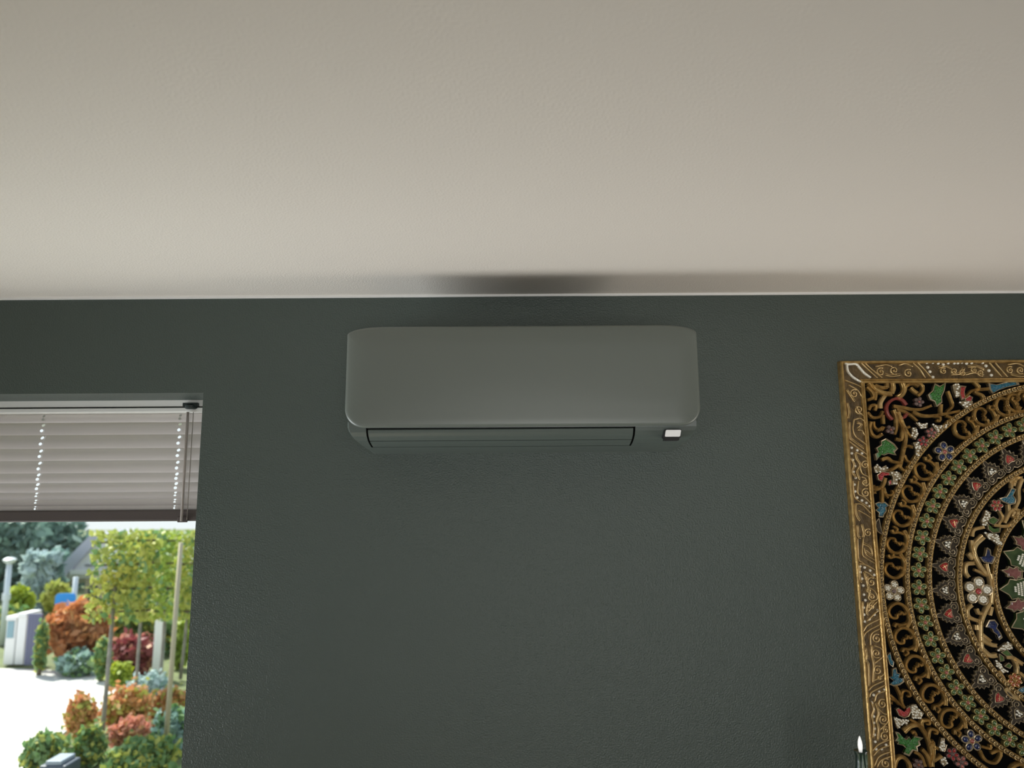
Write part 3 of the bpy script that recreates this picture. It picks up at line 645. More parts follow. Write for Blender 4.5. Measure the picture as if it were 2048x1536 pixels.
leaf('green_leaf', Z5, [(510, 1085), (565, 1050), (560, 1010), (610, 985), (660, 1015), (700, 1045), (735, 1090), (700, 1125), (720, 1160), (640, 1140), (590, 1160), (555, 1150), (510, 1215), (495, 1150), (530, 1130)], M_green)
leaf('turquoise_bird', Z5, [(1700, 400), (1780, 415), (1900, 385), (2000, 375), (2025, 410), (1900, 435), (1800, 470), (1740, 505), (1715, 470)], M_blue)
leaf('turquoise_bird', Zc, [(570, 1085), (630, 1100), (680, 1085), (740, 1140), (690, 1165), (700, 1230), (660, 1285), (645, 1330), (575, 1325), (585, 1260), (530, 1215), (575, 1180), (520, 1110)], M_blue)
leaf('grey_leaf', Zc, [(580, 1350), (540, 1400), (525, 1480), (560, 1560), (640, 1620), (610, 1500)], M_palm)
leaf('white_leaf', Z5, [(1320, 420), (1360, 395), (1395, 420), (1385, 480), (1395, 530), (1360, 550), (1335, 490)], M_pearl, 9, seed=2)
leaf('white_leaf', Z5, [(1395, 600), (1450, 585), (1530, 590), (1525, 620), (1490, 630), (1470, 680), (1440, 640)], M_pearl, 8, seed=3)
leaf('ruby_petal', Z5, [(1405, 425), (1460, 430), (1440, 480), (1450, 560), (1415, 580), (1395, 500)], M_red); leaf('ruby_petal', Z5, [(1450, 565), (1500, 530), (1530, 545), (1515, 590), (1460, 590)], M_red)
for q, sd in (([(930, 815), (1000, 830), (1050, 820), (1045, 870), (990, 880)], 4), ([(1105, 830), (1160, 850), (1250, 840), (1245, 870), (1180, 885), (1160, 920), (1130, 880)], 5), ([(890, 870), (930, 870), (950, 940), (920, 995), (885, 960)], 6), ([(900, 1030), (945, 1020), (985, 1075), (965, 1110), (960, 1170), (930, 1165), (930, 1090)], 7), ([(485, 1290), (520, 1260), (560, 1300), (610, 1270), (640, 1320), (560, 1335), (500, 1345)], 8), ([(655, 1330), (750, 1345), (790, 1395), (730, 1420), (735, 1465), (675, 1475), (690, 1400)], 9)):
    leaf('white_leaf', Z5, q, M_pearl, 9, seed=sd)
small_flower(Z5, 1005, 1015, .0135, M_plum, M_red, M_plum); small_flower(Z5, 1090, 925, .0135, M_plum, M_pink, M_plum, seed=5); small_flower(Z5, 960, 595, .0125, M_plum, M_plum, M_pink, seed=6); small_flower(Z5, 660, 890, .0115, M_plum, M_plum, M_pink, n=4, seed=7)
leaf('ruby_petal', Z5, [(520, 1370), (570, 1335), (650, 1345), (665, 1370), (590, 1370), (565, 1440), (530, 1420)], M_red); leaf('ruby_petal', Z5, [(640, 1440), (665, 1420), (672, 1470), (645, 1480)], M_red)
vine([S(Zc, 6, (690, 690), (650, 820), (560, 880), (480, 880), e=4), S(Zc, 5, (640, 840), (640, 1000), (640, 1090)), S(Zc, 5, (660, 850), (700, 960), (790, 970), (815, 920), (790, 900), e=3), S(Zc, 3, (680, 960), (740, 1020)), S(Zc, 5, (480, 830), (520, 830)), S(Zc, 4, (480, 930), (540, 930)), S(Zc, 4, (690, 560), (760, 580), (830, 540))])
# lower left corner
vine([S(Z7, 5, (600, 690), (650, 790), (670, 880), (700, 925), e=4), S(Z7, 4, (660, 820), (680, 750), (740, 755), (755, 800), (725, 805), e=3), S(Z7, 4, (545, 790), (620, 860), (690, 925), e=3), S(Z7, 4, (545, 830), (600, 850), (640, 890)), S(Z7, 4, (545, 870), (570, 875)),
 S(Z7, 7, (985, 1540), (965, 1330), (905, 1180), (830, 1090), (750, 1045), e=4), S(Z7, 6, (920, 1200), (850, 1110), (760, 1115), (690, 1175), e=8), S(Z7, 4, (770, 1190), (800, 1175), (815, 1215)), S(Z7, 6, (880, 1130), (870, 1080), (890, 1045)), S(Z7, 5, (890, 1060), (950, 1055), (955, 1095), (920, 1095), e=3), S(Z7, 6, (940, 1240), (965, 1150), (1035, 1165), (1030, 1195), (1005, 1190), e=3), S(Z7, 5, (965, 1340), (990, 1275), (1000, 1400), (985, 1500)), S(Z7, 5, (1000, 1330), (1050, 1355)),
 S(Z7, 6, (880, 1360), (930, 1420), (970, 1540), e=5), S(Z7, 5, (800, 1385), (870, 1430), (910, 1540)), S(Z7, 6, (590, 1545), (620, 1460), (680, 1440), (740, 1500), (755, 1560)), S(Z7, 5, (1000, 1480), (1060, 1440), (1080, 1420)), S(Z7, 4, (1330, 1320), (1400, 1310), (1440, 1350)), S(Z7, 5, (1480, 1370), (1540, 1470), (1640, 1500), (1700, 1420), (1680, 1370), (1600, 1400), e=4), S(Z7, 4, (1500, 1330), (1590, 1350), (1590, 1310))])
leaf('turquoise_bird', Z7, [(570, 520), (600, 505), (612, 560), (645, 565), (632, 618), (685, 615), (685, 650), (640, 682), (580, 695), (535, 680), (585, 645), (530, 600), (565, 595)], M_blue)
leaf('turquoise_bird', Z7, [(510, 380), (540, 345), (555, 420), (580, 445), (570, 495), (540, 470)], M_blue)
leaf('ruby_petal', Z7, [(605, 940), (630, 925), (650, 970), (700, 985), (720, 930), (750, 905), (765, 950), (735, 1010), (690, 1028), (635, 1005)], M_red)
leaf('white_leaf', Z7, [(765, 895), (810, 890), (830, 930), (890, 980), (855, 1035), (770, 1030)], M_pearl, 20, seed=11); leaf('white_leaf', Z7, [(580, 1020), (640, 1045), (735, 1050), (715, 1110), (690, 1080), (650, 1110), (620, 1140), (600, 1090)], M_pearl, 18, seed=12)
leaf('green_leaf', Z7, [(598, 1175), (635, 1185), (660, 1230), (715, 1255), (740, 1225), (770, 1275), (800, 1220), (885, 1240), (845, 1270), (855, 1310), (820, 1330), (830, 1375), (780, 1365), (740, 1425), (685, 1405), (715, 1350), (675, 1312), (615, 1300), (640, 1262), (590, 1270), (620, 1230)], M_green)
leaf('white_leaf', Z7, [(1060, 1330), (1080, 1240), (1105, 1240), (1105, 1300), (1135, 1310), (1110, 1380), (1065, 1370)], M_pearl, 9, seed=13); leaf('white_leaf', Z7, [(1070, 1450), (1110, 1440), (1140, 1500), (1100, 1530), (1075, 1500)], M_pearl, 6, seed=14)
small_flower(Z7, 1190, 1405, .0150, M_plum, M_red, M_plum, seed=15); small_flower(Z7, 1285, 1490, .0150, M_plum, M_pink, M_plum, seed=16); small_flower(Z7, 835, 1515, .0125, M_plum, M_plum, M_orange, seed=17)
# between the two inner bands
vine([S(Z6, 4, (1720, 330), (1750, 400), (1710, 470)), S(Z6, 5, (1660, 480), (1800, 490), (1890, 420), (1920, 330)), S(Z6, 5, (1815, 260), (1820, 350), (1790, 430)), S(Z6, 5, (1430, 600), (1450, 530), (1560, 500)), S(Z6, 6, (1590, 1020), (1500, 890), (1450, 770), (1470, 680), (1550, 600), e=9), S(Z6, 5, (1425, 640), (1430, 720), (1450, 790)), S(Z6, 7, (1395, 780), (1440, 840)), S(Z6, 6, (1455, 885), (1370, 900), (1360, 980), (1395, 1035)), S(Z6, 4, (1455, 955), (1510, 980), (1580, 1020)), S(Z6, 5, (1580, 890), (1610, 1020)), S(Z6, 9, (1620, 1000), (1640, 1100), (1630, 1320), e=8), S(Z6, 6, (1520, 1510), (1400, 1460), (1380, 1380), (1430, 1330)), S(Z6, 6, (1625, 1300), (1570, 1400), (1520, 1540)), S(Z6, 5, (1640, 1350), (1620, 1440)), S(Z6, 5, (1480, 1370), (1500, 1420), (1540, 1420)), S(Z6, 5, (1870, 60), (1890, 0), (1930, -40)), S(Z6, 5, (1880, 330), (1860, 380), (1900, 400)),
 S(Z7, 7, (1490, 0), (1490, 160), (1500, 310)), S(Z7, 8, (1450, 60), (1455, 110)), S(Z7, 6, (1505, 160), (1600, 230), e=4), S(Z7, 8, (1505, 210), (1600, 265), (1660, 275), e=6), S(Z7, 7, (1510, 310), (1590, 380), (1660, 375)), S(Z7, 6, (1760, 395), (1830, 405), (1930, 470)), S(Z7, 5, (1835, 415), (1870, 490), (1870, 570)), S(Z7, 5, (1680, 540), (1720, 600), (1740, 660)), S(Z7, 8, (1750, 720), (1800, 790), (1900, 830)), S(Z7, 5, (1900, 560), (1960, 620), (2000, 720))], M_gold2)
Zd = Z((1858, 870, 8.084))
vine([S(Zd, 5, (1560, 700), (1500, 880), (1500, 1050), (1430, 1210)), S(Zd, 5, (1350, 760), (1440, 700), (1560, 690)), S(Zd, 4, (1380, 860), (1400, 760), (1470, 750)), S(Zd, 5, (1270, 1420), (1330, 1290), (1420, 1200), (1520, 1230)), S(Zd, 5, (1560, 560), (1640, 520), (1700, 560), (1680, 640)), S(Zd, 5, (1620, 760), (1700, 700), (1800, 720)), S(Zd, 5, (1600, 900), (1680, 860), (1720, 780))], M_gold2)
small_flower(Z6, 1685, 270, .0152, M_palmrim, M_red, M_gold, n=6, seed=21); small_flower(Z7, 1840, 635, .0170, M_gold, M_orange, M_gold, n=7, seed=22)
p = Z6(1485, 1182); bf = flower_meshes(.0345, 5, .36, M_palmrim, M_pearl, M_red, petal_beads=9, seed=5, sq=.95); pplace('white_flower', bf[0], p[0], p[1], 0, .001, (('petal_inlay', bf[1]), ('flower_centre', bf[2])))
leaf('turquoise_bird', Z6, [(1715, 195), (1790, 180), (1825, 130), (1850, 80), (1890, 95), (1860, 160), (1890, 205), (1880, 250), (1830, 262), (1755, 232)], M_blue)
leaf('white_leaf', Z6, [(1570, 320), (1625, 350), (1605, 400), (1575, 470), (1545, 490), (1525, 430), (1550, 390)], M_pearl, 14, seed=23); leaf('white_leaf', Z6, [(1560, 560), (1620, 570), (1700, 580), (1735, 680), (1705, 695), (1660, 650), (1600, 620)], M_pearl, 20, seed=24)
leaf('green_bud', Z6, [(1595, 420), (1650, 390), (1710, 425), (1660, 475), (1610, 455)], M_gpetal); leaf('green_bud', Z6, [(1585, 460), (1625, 500), (1670, 535), (1730, 505), (1720, 555), (1650, 565), (1600, 525)], M_gpetal)
leaf('navy_leaf', Z6, [(1585, 720), (1615, 740), (1625, 800), (1670, 820), (1640, 890), (1550, 875), (1505, 820), (1560, 825), (1575, 780)], M_navy)
leaf('navy_leaf', Z7, [(1540, 80), (1575, 10), (1630, 5), (1665, 50), (1650, 90), (1690, 140), (1710, 190), (1680, 215), (1660, 160), (1620, 130), (1600, 75)], M_navy)
leaf('white_leaf', Z7, [(1660, 330), (1700, 290), (1770, 240), (1810, 260), (1815, 310), (1760, 305), (1700, 325)], M_pearl, 14, seed=25); leaf('white_leaf', Z7, [(1645, 430), (1680, 450), (1720, 510), (1770, 540), (1720, 560), (1690, 520), (1655, 490)], M_pearl, 14, seed=26)
leaf('green_bud', Z7, [(1700, 345), (1760, 315), (1820, 380), (1760, 385)], M_gpetal); leaf('green_bud', Z7, [(1680, 360), (1725, 390), (1730, 430), (1690, 440)], M_gpetal); leaf('green_bud', Z7, [(1735, 490), (1780, 455), (1812, 480), (1790, 512)], M_gpetal)
leaf('turquoise_bird', Z7, [(1870, 740), (1900, 715), (1950, 700), (1980, 740), (1920, 770)], M_blue)
# lotus at the heart of the panel
lot = [(.094, 0), (.072, .013), (.066, .024), (.05, .021), (.046, .030), (.03, .024), (.012, .022), (0, .012)]; lo = lot + [(x, -y) for x, y in lot[::-1][:-1]]
b = MB(); slab(b, lo, .006, .0160); lotm = b.mesh('lotus_petal', M_lotus, True, 35); b = MB(); rim(b, lo, .0014, .0164); lotr = b.mesh('petal_rim', M_palmrim, True)
g = MB(); rnd = random.Random(4)
for i in range(7):
    for j in range(-4, 5):
        x, y = .012 + i * .0072, j * .0047 + (.0023 if i % 2 else 0)
        if abs(y) < .018 * min(1, (.068 - x) / .03): dome(g, (x, y), .0026, .0162, .004, n=6)
lotb = g.mesh('white_inlay', M_pearl, True)
pk = [(.05, 0), (.036, .006), (.034, .013), (.022, .010), (.014, .017), (0, .010)]; pk = pk + [(x, -y) for x, y in pk[::-1][:-1]]; b = MB(); slab(b, pk, .006, .015); rim(b, pk, .0012, .0158); pkm = b.mesh('pink_petal', M_palmrim, True, 35); b = MB(); slab(b, [(x * .85 + .003, y * .8) for x, y in pk], .01, .017, ch=.001); pki = b.mesh('glass_inlay', mat('rose_glass', (.15, .05, .045), .2, noise=(120, (.24, .10, .09), 2), coat=.4))
for k in range(15):
    a = math.pi + 2 * math.pi * k / 15
    pplace('lotus_petal', lotm, .127 * math.cos(a), .127 * math.sin(a), a, 0, (('white_inlay', lotb), ('petal_rim', lotr)), both=False)
    a += math.pi / 15; pplace('pink_petal', pkm, .165 * math.cos(a), .165 * math.sin(a), a, 0, (('glass_inlay', pki),), both=False)
ring_band(.108, .120, 50)
cf = flower_meshes(.10, 8, .27, M_gold, M_red, M_pearl, seed=2); pplace('centre_flower', cf[0], 0, 0, 0, 0, (('petal_inlay', cf[1]), ('flower_centre', cf[2])), both=False)

# the remaining corners repeat the upper left one, mirrored
for o in [c for c in panel.children if c.name.split('.')[0] in ('vine', 'red_crescent', 'green_leaf', 'white_leaf', 'ruby_petal', 'turquoise_bird', 'small_flower', 'bead_chain')]:
    if abs(o.rotation_euler[1]) > .01: continue
    co = np.mean([v.co[:] for v in o.data.vertices], 0); u_, v_ = co[0] + o.location[0], co[2] + o.location[2] - PH
    if v_ > .425 and u_ < -.02 and math.hypot(u_, v_) > RA:
        for tw in (0, 1):
            n_ = o.copy(); C.objects.link(n_); n_.parent = panel; n_.scale = (1, 1, -1)
            n_.location = (o.location[0] * (1 - 2 * tw), o.location[1], PH - (o.location[2] - PH) * (1 - 2 * tw)); n_.rotation_euler = (0, -math.pi * tw, 0)
            for ch in o.children:
                m_ = ch.copy(); C.objects.link(m_); m_.parent = n_

# ------------------------------------------------------------------ candle on a sideboard (only its tip reaches the picture)
YCN = -.30
ct = onY(1721, 1501, YCN); cr_ = .0104
sb = empty('sideboard', (1.35, -.24, 0), 'dark wooden sideboard below the carved panel', 'sideboard'); M_wood = mat('dark_oak', (.05, .035, .025), .4, noise=(9, (.08, .055, .035), 6)); SH = .82
bevel(MB().box(-.75, .75, -.21, .21, .12, SH - .03).build('body', M_wood, sb), .004); bevel(MB().box(-.77, .77, -.23, .22, SH - .03, SH).build('top', M_wood, sb), .004)
for x in (-.7, .7):
    for y in (-.16, .16): MB().box(x - .02, x + .02, y - .02, y + .02, 0, .12).build('leg', M_wood, sb)
for k in range(3): bevel(MB().box(-.735 + k * .495, -.255 + k * .495, -.222, -.2105, .14, SH - .045).build('door', M_wood, sb), .003)
CB = ct[2] - .27
st = empty('candlestick', (ct[0], YCN, SH), 'tall slim dark metal candlestick under the candle', 'candlestick'); M_iron = mat('dark_iron', (.02, .02, .02), .4, metal=.8)
MB().lathe([(.05, 0), (.05, .006), (.02, .014), (.007, .03), (.006, CB - SH - .04), (.014, CB - SH - .02), (.017, CB - SH - .002)], n=24).build('stem', M_iron, st, smooth=True, ang=50)
cd = empty('candle', (ct[0], YCN, CB), 'dark green LED candle with a white flame tip beside the panel', 'candle'); M_wax = mat('dark_green_wax', (.010, .028, .020), .3, coat=.4)
hC = .27; pr_ = [(cr_ * .98, 0), (cr_, .15), (cr_ * .93, .215), (cr_ * 1.12, .225), (cr_ * 1.2, .236), (cr_ * 1.02, .246), (cr_ * .97, .262), (cr_ * 1.22, .2675), (cr_ * 1.24, hC), (cr_ * .8, hC - .001), (cr_ * .3, hC - .003)]
MB().lathe(pr_, n=20).build('wax_body', M_wax, cd, smooth=True, ang=50)
for a, z0, z1 in ((-2.3, .205, .268), (-1.1, .222, .268), (-1.7, .232, .268), (-.5, .19, .268)):
    dx, dy = math.cos(a), math.sin(a); MB().tube([(dx * cr_ * q, dy * cr_ * q, z) for q, z in ((1.06, z1), (1.0, (z0 + z1) / 2 + .01), (1.12, z0 + .010), (1.02, z0))], [.0013, .0010, .0017, .0008], 6).build('wax_drip', mat('wax_drip_green', (.10, .15, .10), .25, coat=.5), cd, smooth=True)
MB().lathe([(.0030, hC - .003), (.0040, hC + .004), (.0044, hC + .010), (.0036, hC + .018), (.0018, hC + .0245), (.0003, hC + .0275)], n=14).build('led_flame', emit_mat('led_flame_glow', (1, .97, .92), .55), cd, smooth=True)

# ------------------------------------------------------------------ the street outside
GZ = -.25
def ground(x, y): return onZ(x, y, GZ)
M_pave = mat('pale_paving', (.62, .60, .57), .8, noise=(1.2, (.70, .68, .65), 5))
M_soil = mat('garden_soil', (.10, .12, .045), .9, noise=(5, (.14, .17, .06), 4))
tag(struct('ground', MB().box(-40, 30, TH, 60, GZ - .3, GZ - .02), M_soil), 'planted ground beyond the window', 'ground')
road = [ground(*p) for p in ((-900, 1322), (60, 1338), (215, 1345), (258, 1372), (225, 1410), (150, 1445), (55, 1530), (10, 1640))] + [np.array([-2.6, .9, GZ]), np.array([-14, .9, GZ])]
n = len(road); mb = MB().add([(p[0], p[1], GZ - .04) for p in road] + [(p[0], p[1], GZ) for p in road], [tuple(range(n))[::-1], tuple(range(n, 2 * n))] + [(k, (k + 1) % n, n + (k + 1) % n, n + k) for k in range(n)])
tag(struct('road', mb, M_pave), 'bright pale paved road seen through the window', 'road')
tag(struct('terrace', MB().box(-7, 4, TH, .9, GZ - .02, GZ + .005), M_pave), 'pale paved strip along the house', 'pavement')
def leaf_mat(name, a, b, sc_=3.0, k=1.0):
    a = tuple(x * k for x in a); b = tuple(x * k for x in b); return mat(name, a, .6, noise=(sc_, b, 3), trans=.35)  # leaf tones brightened so the colour carries outdoor haze
LM = {'lime': leaf_mat('lime_leaf', (.42, .50, .08), (.28, .42, .07), 2.2), 'olive': leaf_mat('olive_leaf', (.36, .42, .10), (.70, .62, .12), 3.0), 'dark': leaf_mat('hazy_conifer_leaf', (.15, .25, .21), (.25, .36, .30), 1.2),  # conifer colour lightened to paint in distance haze
      'orange': leaf_mat('maple_leaf', (.55, .20, .07), (.48, .26, .12), 2.5), 'red': leaf_mat('burgundy_leaf', (.24, .05, .06), (.34, .09, .09), 3), 'yellow': leaf_mat('yellow_green_leaf', (.42, .48, .03), (.30, .40, .04), 3),
      'green': leaf_mat('green_leaf_outdoor', (.14, .27, .10), (.28, .42, .17), 6), 'teal': leaf_mat('blue_green_leaf', (.22, .36, .32), (.34, .46, .42), 3), 'rust': leaf_mat('rust_leaf', (.66, .28, .13), (.72, .46, .16), 6), 'pale': leaf_mat('pale_leaf', (.50, .62, .62), (.68, .78, .78), 1.0), 'pink': leaf_mat('salmon_leaf', (.66, .28, .22), (.55, .30, .15), 5)}
M_bark = mat('grey_bark', (.22, .20, .18), .8, noise=(14, (.34, .31, .27), 4)); M_bark2 = mat('brown_bark', (.12, .09, .06), .8); M_stake = mat('pale_stake', (.46, .40, .28), .7)
def cloud(n, size, seed, shape='ell', lsz=.06, flat=1.0):
    g = np.random.default_rng(seed); sx, sy, sz = size
    if shape == 'box': P = g.uniform(-1, 1, (n, 3))
    elif shape == 'dome':
        P = g.normal(size=(n, 3)); P /= np.linalg.norm(P, axis=1)[:, None]; P *= g.uniform(.5, 1, (n, 1)) ** .5; P[:, 2] = np.abs(P[:, 2]) * 2 - 1
    elif shape == 'weep':
        t = g.uniform(0, 2 * math.pi, n); k = np.floor(t / .42) * .42; r = g.uniform(.55, 1, n); P = np.c_[r * np.cos(k + g.normal(0, .05, n)), r * np.sin(k), g.uniform(-1, 1, n) ]
    else: P = g.normal(size=(n, 3)); P /= np.linalg.norm(P, axis=1)[:, None]; P *= g.uniform(.35, 1, (n, 1)) ** .5
    lump = 1 + .34 * np.sin(P[:, [0]] * 7 + seed) * np.sin(P[:, [1]] * 6 + 1) * np.sin(P[:, [2]] * 8 + 2) if shape != 'box' else 1
    if shape in ('ell', 'dome'): P = P * np.where(g.random((n, 1)) < .22, g.uniform(1.0, 1.32, (n, 1)), 1.0)
    P = P * lump * np.array([sx, sy, sz])
    A = g.normal(size=(n, 3)); A /= np.linalg.norm(A, axis=1)[:, None]; B = np.cross(A, g.normal(size=(n, 3))); B /= np.linalg.norm(B, axis=1)[:, None]
    s = lsz * g.uniform(.6, 1.3, (n, 1)); A *= s; B *= s * .6
    V = np.stack([P - A, P + B, P + A, P - B], 1).reshape(-1, 3)
    me = bpy.data.meshes.new('foliage'); Fs = np.arange(4 * n).reshape(n, 4)
    me.from_pydata(V.tolist(), [], Fs.tolist()); return me
SECOND = {'rust': 'olive', 'green': 'olive', 'pink': 'rust', 'orange': 'rust', 'teal': 'green', 'yellow': 'lime', 'red': 'pink', 'pale': 'teal'}
def plant(name, label, cat, px, py, base, rx, rz, m, n=900, shape='ell', lsz=.06, seed=1, trunk=True, group=None, bot=None, ry=None, tw=.03):
    """crown centred on pixel (px, py) at depth Y; rx, rz crown radii in pixels at that depth"""
    Y = ground(px, base)[1]; c = onY(px, py, Y); k = (Y + D) / F; t = empty(name, (c[0], Y, GZ), label, cat, group)
    me = cloud(n, (rx * k, ry or rx * k * .8, rz * k), seed, shape, lsz); me.materials.append(LM[m])
    me.materials.append(LM[SECOND.get(m, m)]); me.polygons.foreach_set('material_index', (np.random.default_rng(seed).random(n) < .3).astype(np.int32))
    o = link('foliage', me, t, (0, 0, c[2] - GZ)); o['kind'] = 'stuff'
    if trunk: MB().tube([(0, 0, -.02), (.01, 0, (c[2] - GZ) * .5), (0, 0, c[2] - GZ)], [tw, tw * .8, tw * .5], 7).build('stem', M_bark2, t, smooth=True)
    return t
# far trees and house
plant('conifer_tree', 'dark hazy evergreen tree at the far left above the lamp post', 'tree', 5, 1125, 1194, 70, 85, 'dark', 2600, lsz=.16, seed=3, tw=.2, ry=.5)
plant('conifer_tree', 'tall grey-green evergreen tree behind the pale drooping strands', 'tree', 98, 1118, 1178, 68, 70, 'dark', 2600, lsz=.16, seed=4, tw=.2, ry=.5)
plant('conifer_tree', 'grey-green evergreen tree left of the house gable', 'tree', 136, 1150, 1165, 46, 56, 'dark', 2200, lsz=.16, seed=5, tw=.2, ry=.5)
plant('pale_strands', 'pale blue-grey drooping strands in front of the evergreens', 'tree', 85, 1162, 1222, 33, 52, 'pale', 1500, 'weep', .13, 6, tw=.12)  # pale leaf strands making a vertically streaked patch
plant('bright_shrub', 'bright yellow-green shrub beside the lamp post', 'shrub', 40, 1208, 1245, 24, 28, 'yellow', 700, lsz=.08, seed=7)
plant('bright_shrub', 'loose green shrub behind the white gate pillars', 'shrub', 18, 1245, 1280, 26, 26, 'green', 600, lsz=.08, seed=8)
plant('golden_tree', 'small golden-leaved tree behind the blue sign', 'tree', 112, 1195, 1235, 22, 26, 'olive', 600, lsz=.08, seed=9)
HY = ground(200, 1212)[1]; hs = empty('house', (onY(230, 1150, HY)[0], HY, GZ), 'pale house with a grey pitched roof behind the trees', 'house'); hx0 = hs.location[0]
M_hwall = mat('cream_render', (.62, .54, .42), .8); M_roof = mat('lavender_grey_roof', (.50, .50, .60), .6); M_fascia = mat('white_fascia', (.8, .8, .8), .5); M_dkw = mat('dark_pane', (.10, .12, .14), .2)
def hp_(x, y): Y = HY; p = onY(x, y, Y); return (p[0] - hx0, 0.0, p[2] - GZ)
a, b_ = hp_(166, 1152), hp_(420, 1300); MB().box(a[0], b_[0], .1, 1.6, 0, a[2]).build('wall', M_hwall, hs)
r0, r1 = hp_(102, 1160), hp_(192, 1072)
q = [np.array(p) for p in (r0, r1, (r1[0] + 1.2, 0, r1[2]), (b_[0] + .2, 0, a[2]), (b_[0] + .2, 0, a[2] - .05), (hp_(150, 1148)[0], 0, a[2] - .05))]
mb = MB(); mb.add([(p[0], 0, p[2]) for p in q] + [(p[0], 1.7, p[2]) for p in q], [tuple(range(6)), tuple(range(6, 12))] + [(k, (k + 1) % 6, 6 + (k + 1) % 6, 6 + k) for k in range(6)]); mb.build('gable', M_fascia, hs)
d_ = np.array([-.10, 0, -.10]); vv = [np.array(r0) + (-.12, 0, -.06), np.array(r1) + (-.02, 0, .09), np.array(r1) + (.16, 0, -.02), np.array(r0) + (.14, 0, -.16)]
mb = MB().add([(p[0], -.10, p[2]) for p in vv] + [(p[0], 1.75, p[2]) for p in vv], [(0, 1, 2, 3), (7, 6, 5, 4)] + [(k, (k + 1) % 4, 4 + (k + 1) % 4, 4 + k) for k in range(4)]); mb.build('roof', M_roof, hs)
e0 = hp_(146, 1143); MB().box(e0[0], b_[0], -.12, .1, e0[2] - .05, e0[2] + .05).build('eaves', M_fascia, hs)
e1 = hp_(172, 1130); MB().box(e1[0], b_[0], -.06, .0, e1[2] - .012, e1[2] + .012).build('gutter', M_dkw, hs)
a, c_ = hp_(172, 1200), hp_(190, 1172); MB().box(a[0], c_[0], .05, .1, a[2], c_[2]).build('window', M_dkw, hs)
# lamp post
YL = ground(8, 1290)[1]; lp = onY(8, 1240, YL); t = empty('street_lamp', (lp[0], YL, GZ), 'pale grey street lamp post at the left edge of the window', 'street lamp'); M_lp = mat('lamp_grey', (.62, .68, .72), .4, metal=.2)
zt_ = onY(8, 1128, YL)[2] - GZ; MB().tube([(0, 0, 0), (0, 0, zt_)], [.05, .04], 10).build('post', M_lp, t, smooth=True); MB().lathe([(.04, 0), (.09, .04), (.10, .07), (.05, .10)], (0, 0, zt_), 16).build('lamp_head', M_lp, t, smooth=True, ang=50); MB().lathe([(.06, 0), (.06, .1)], (0, 0, zt_ * .55), 12).build('collar', M_lp, t, smooth=True, ang=50)
# blue street sign on its post
YS = ground(131, 1300)[1]; sg = onY(131, 1202, YS); t = empty('street_sign', (sg[0], YS, GZ), 'bright blue round-cornered street sign on a grey post', 'sign'); hS = sg[2] - GZ; kx = (YS + D) / F
mb = MB(); ol_ = rrect(19 * kx, 14.5 * kx, 7 * kx); n = len(ol_); mb.add([(x, -.02, hS + z) for x, z in ol_] + [(x, .01, hS + z) for x, z in ol_], [tuple(range(n)), tuple(range(n, 2 * n))] + [(k, (k + 1) % n, n + (k + 1) % n, n + k) for k in range(n)]); mb.build('sign_plate', mat('sign_blue', (.0, .27, .78), .4), t)
MB().tube([(.1, .05, 0), (.1, .05, hS + .35)], .035, 8).build('post', M_lp, t, smooth=True)
# white gate pillars with a grey panel gate
def gx(x, Y): return onY(x, 1280, Y)[0]
for k, (x0, x1, y0, lab) in enumerate(((10, 30, 1232, 'low white pillar with a grey-blue panel left of the gate'), (32, 50, 1226, 'white gate pillar beside the grey gate'))):
    Y = ground((x0 + x1) / 2, 1330)[1]; t = empty('gate_pillar', (gx((x0 + x1) / 2, Y), Y, GZ), lab, 'pillar'); w = (gx(x1, Y) - gx(x0, Y)) / 2; h = onY(30, y0, Y)[2] - GZ
    bevel(MB().box(-w, w, 0, .3, 0, h - .06).build('shaft', M_fascia, t), .01); bevel(MB().box(-w * 1.08, w * 1.08, -.02, .32, h - .06, h).build('cap', M_fascia, t), .01)
    if k == 0: MB().box(-w * .7, w * .6, -.012, 0, h * .55, h * .9).build('letter_panel', mat('grey_blue_panel', (.22, .36, .42), .4), t)
Y = ground(62, 1335)[1]; t = empty('garden_gate', (gx(66, Y), Y, GZ), 'grey-violet slatted garden gate right of the white pillars', 'gate'); h = onY(60, 1228, Y)[2] - GZ; M_gate = mat('violet_grey_gate', (.13, .14, .23), .6)
wg = gx(80, Y) - gx(52, Y)
for k in range(5): MB().box(-wg / 2 + wg * k / 5, -wg / 2 + wg * (k + .86) / 5, .0, .04, .03, h).build('gate_board', M_gate, t)
for z in (.12, h - .14): MB().box(-wg / 2, wg / 2, .04, .07, z, z + .06).build('gate_rail', M_gate, t)
# wooden fence behind the maple
Y = ground(195, 1316)[1]; t = empty('wooden_fence', (gx(195, Y), Y, GZ), 'brown wooden board fence behind the orange maple', 'fence'); M_fence = mat('fence_wood', (.42, .25, .10), .7, noise=(4, (.52, .33, .15), 4)); h = onY(190, 1222, Y)[2] - GZ; wg = gx(228, Y) - gx(165, Y)
for k in range(7): MB().box(-wg / 2 + wg * k / 7, -wg / 2 + wg * (k + .93) / 7, 0, .03, .02, h).build('fence_board', M_fence, t)
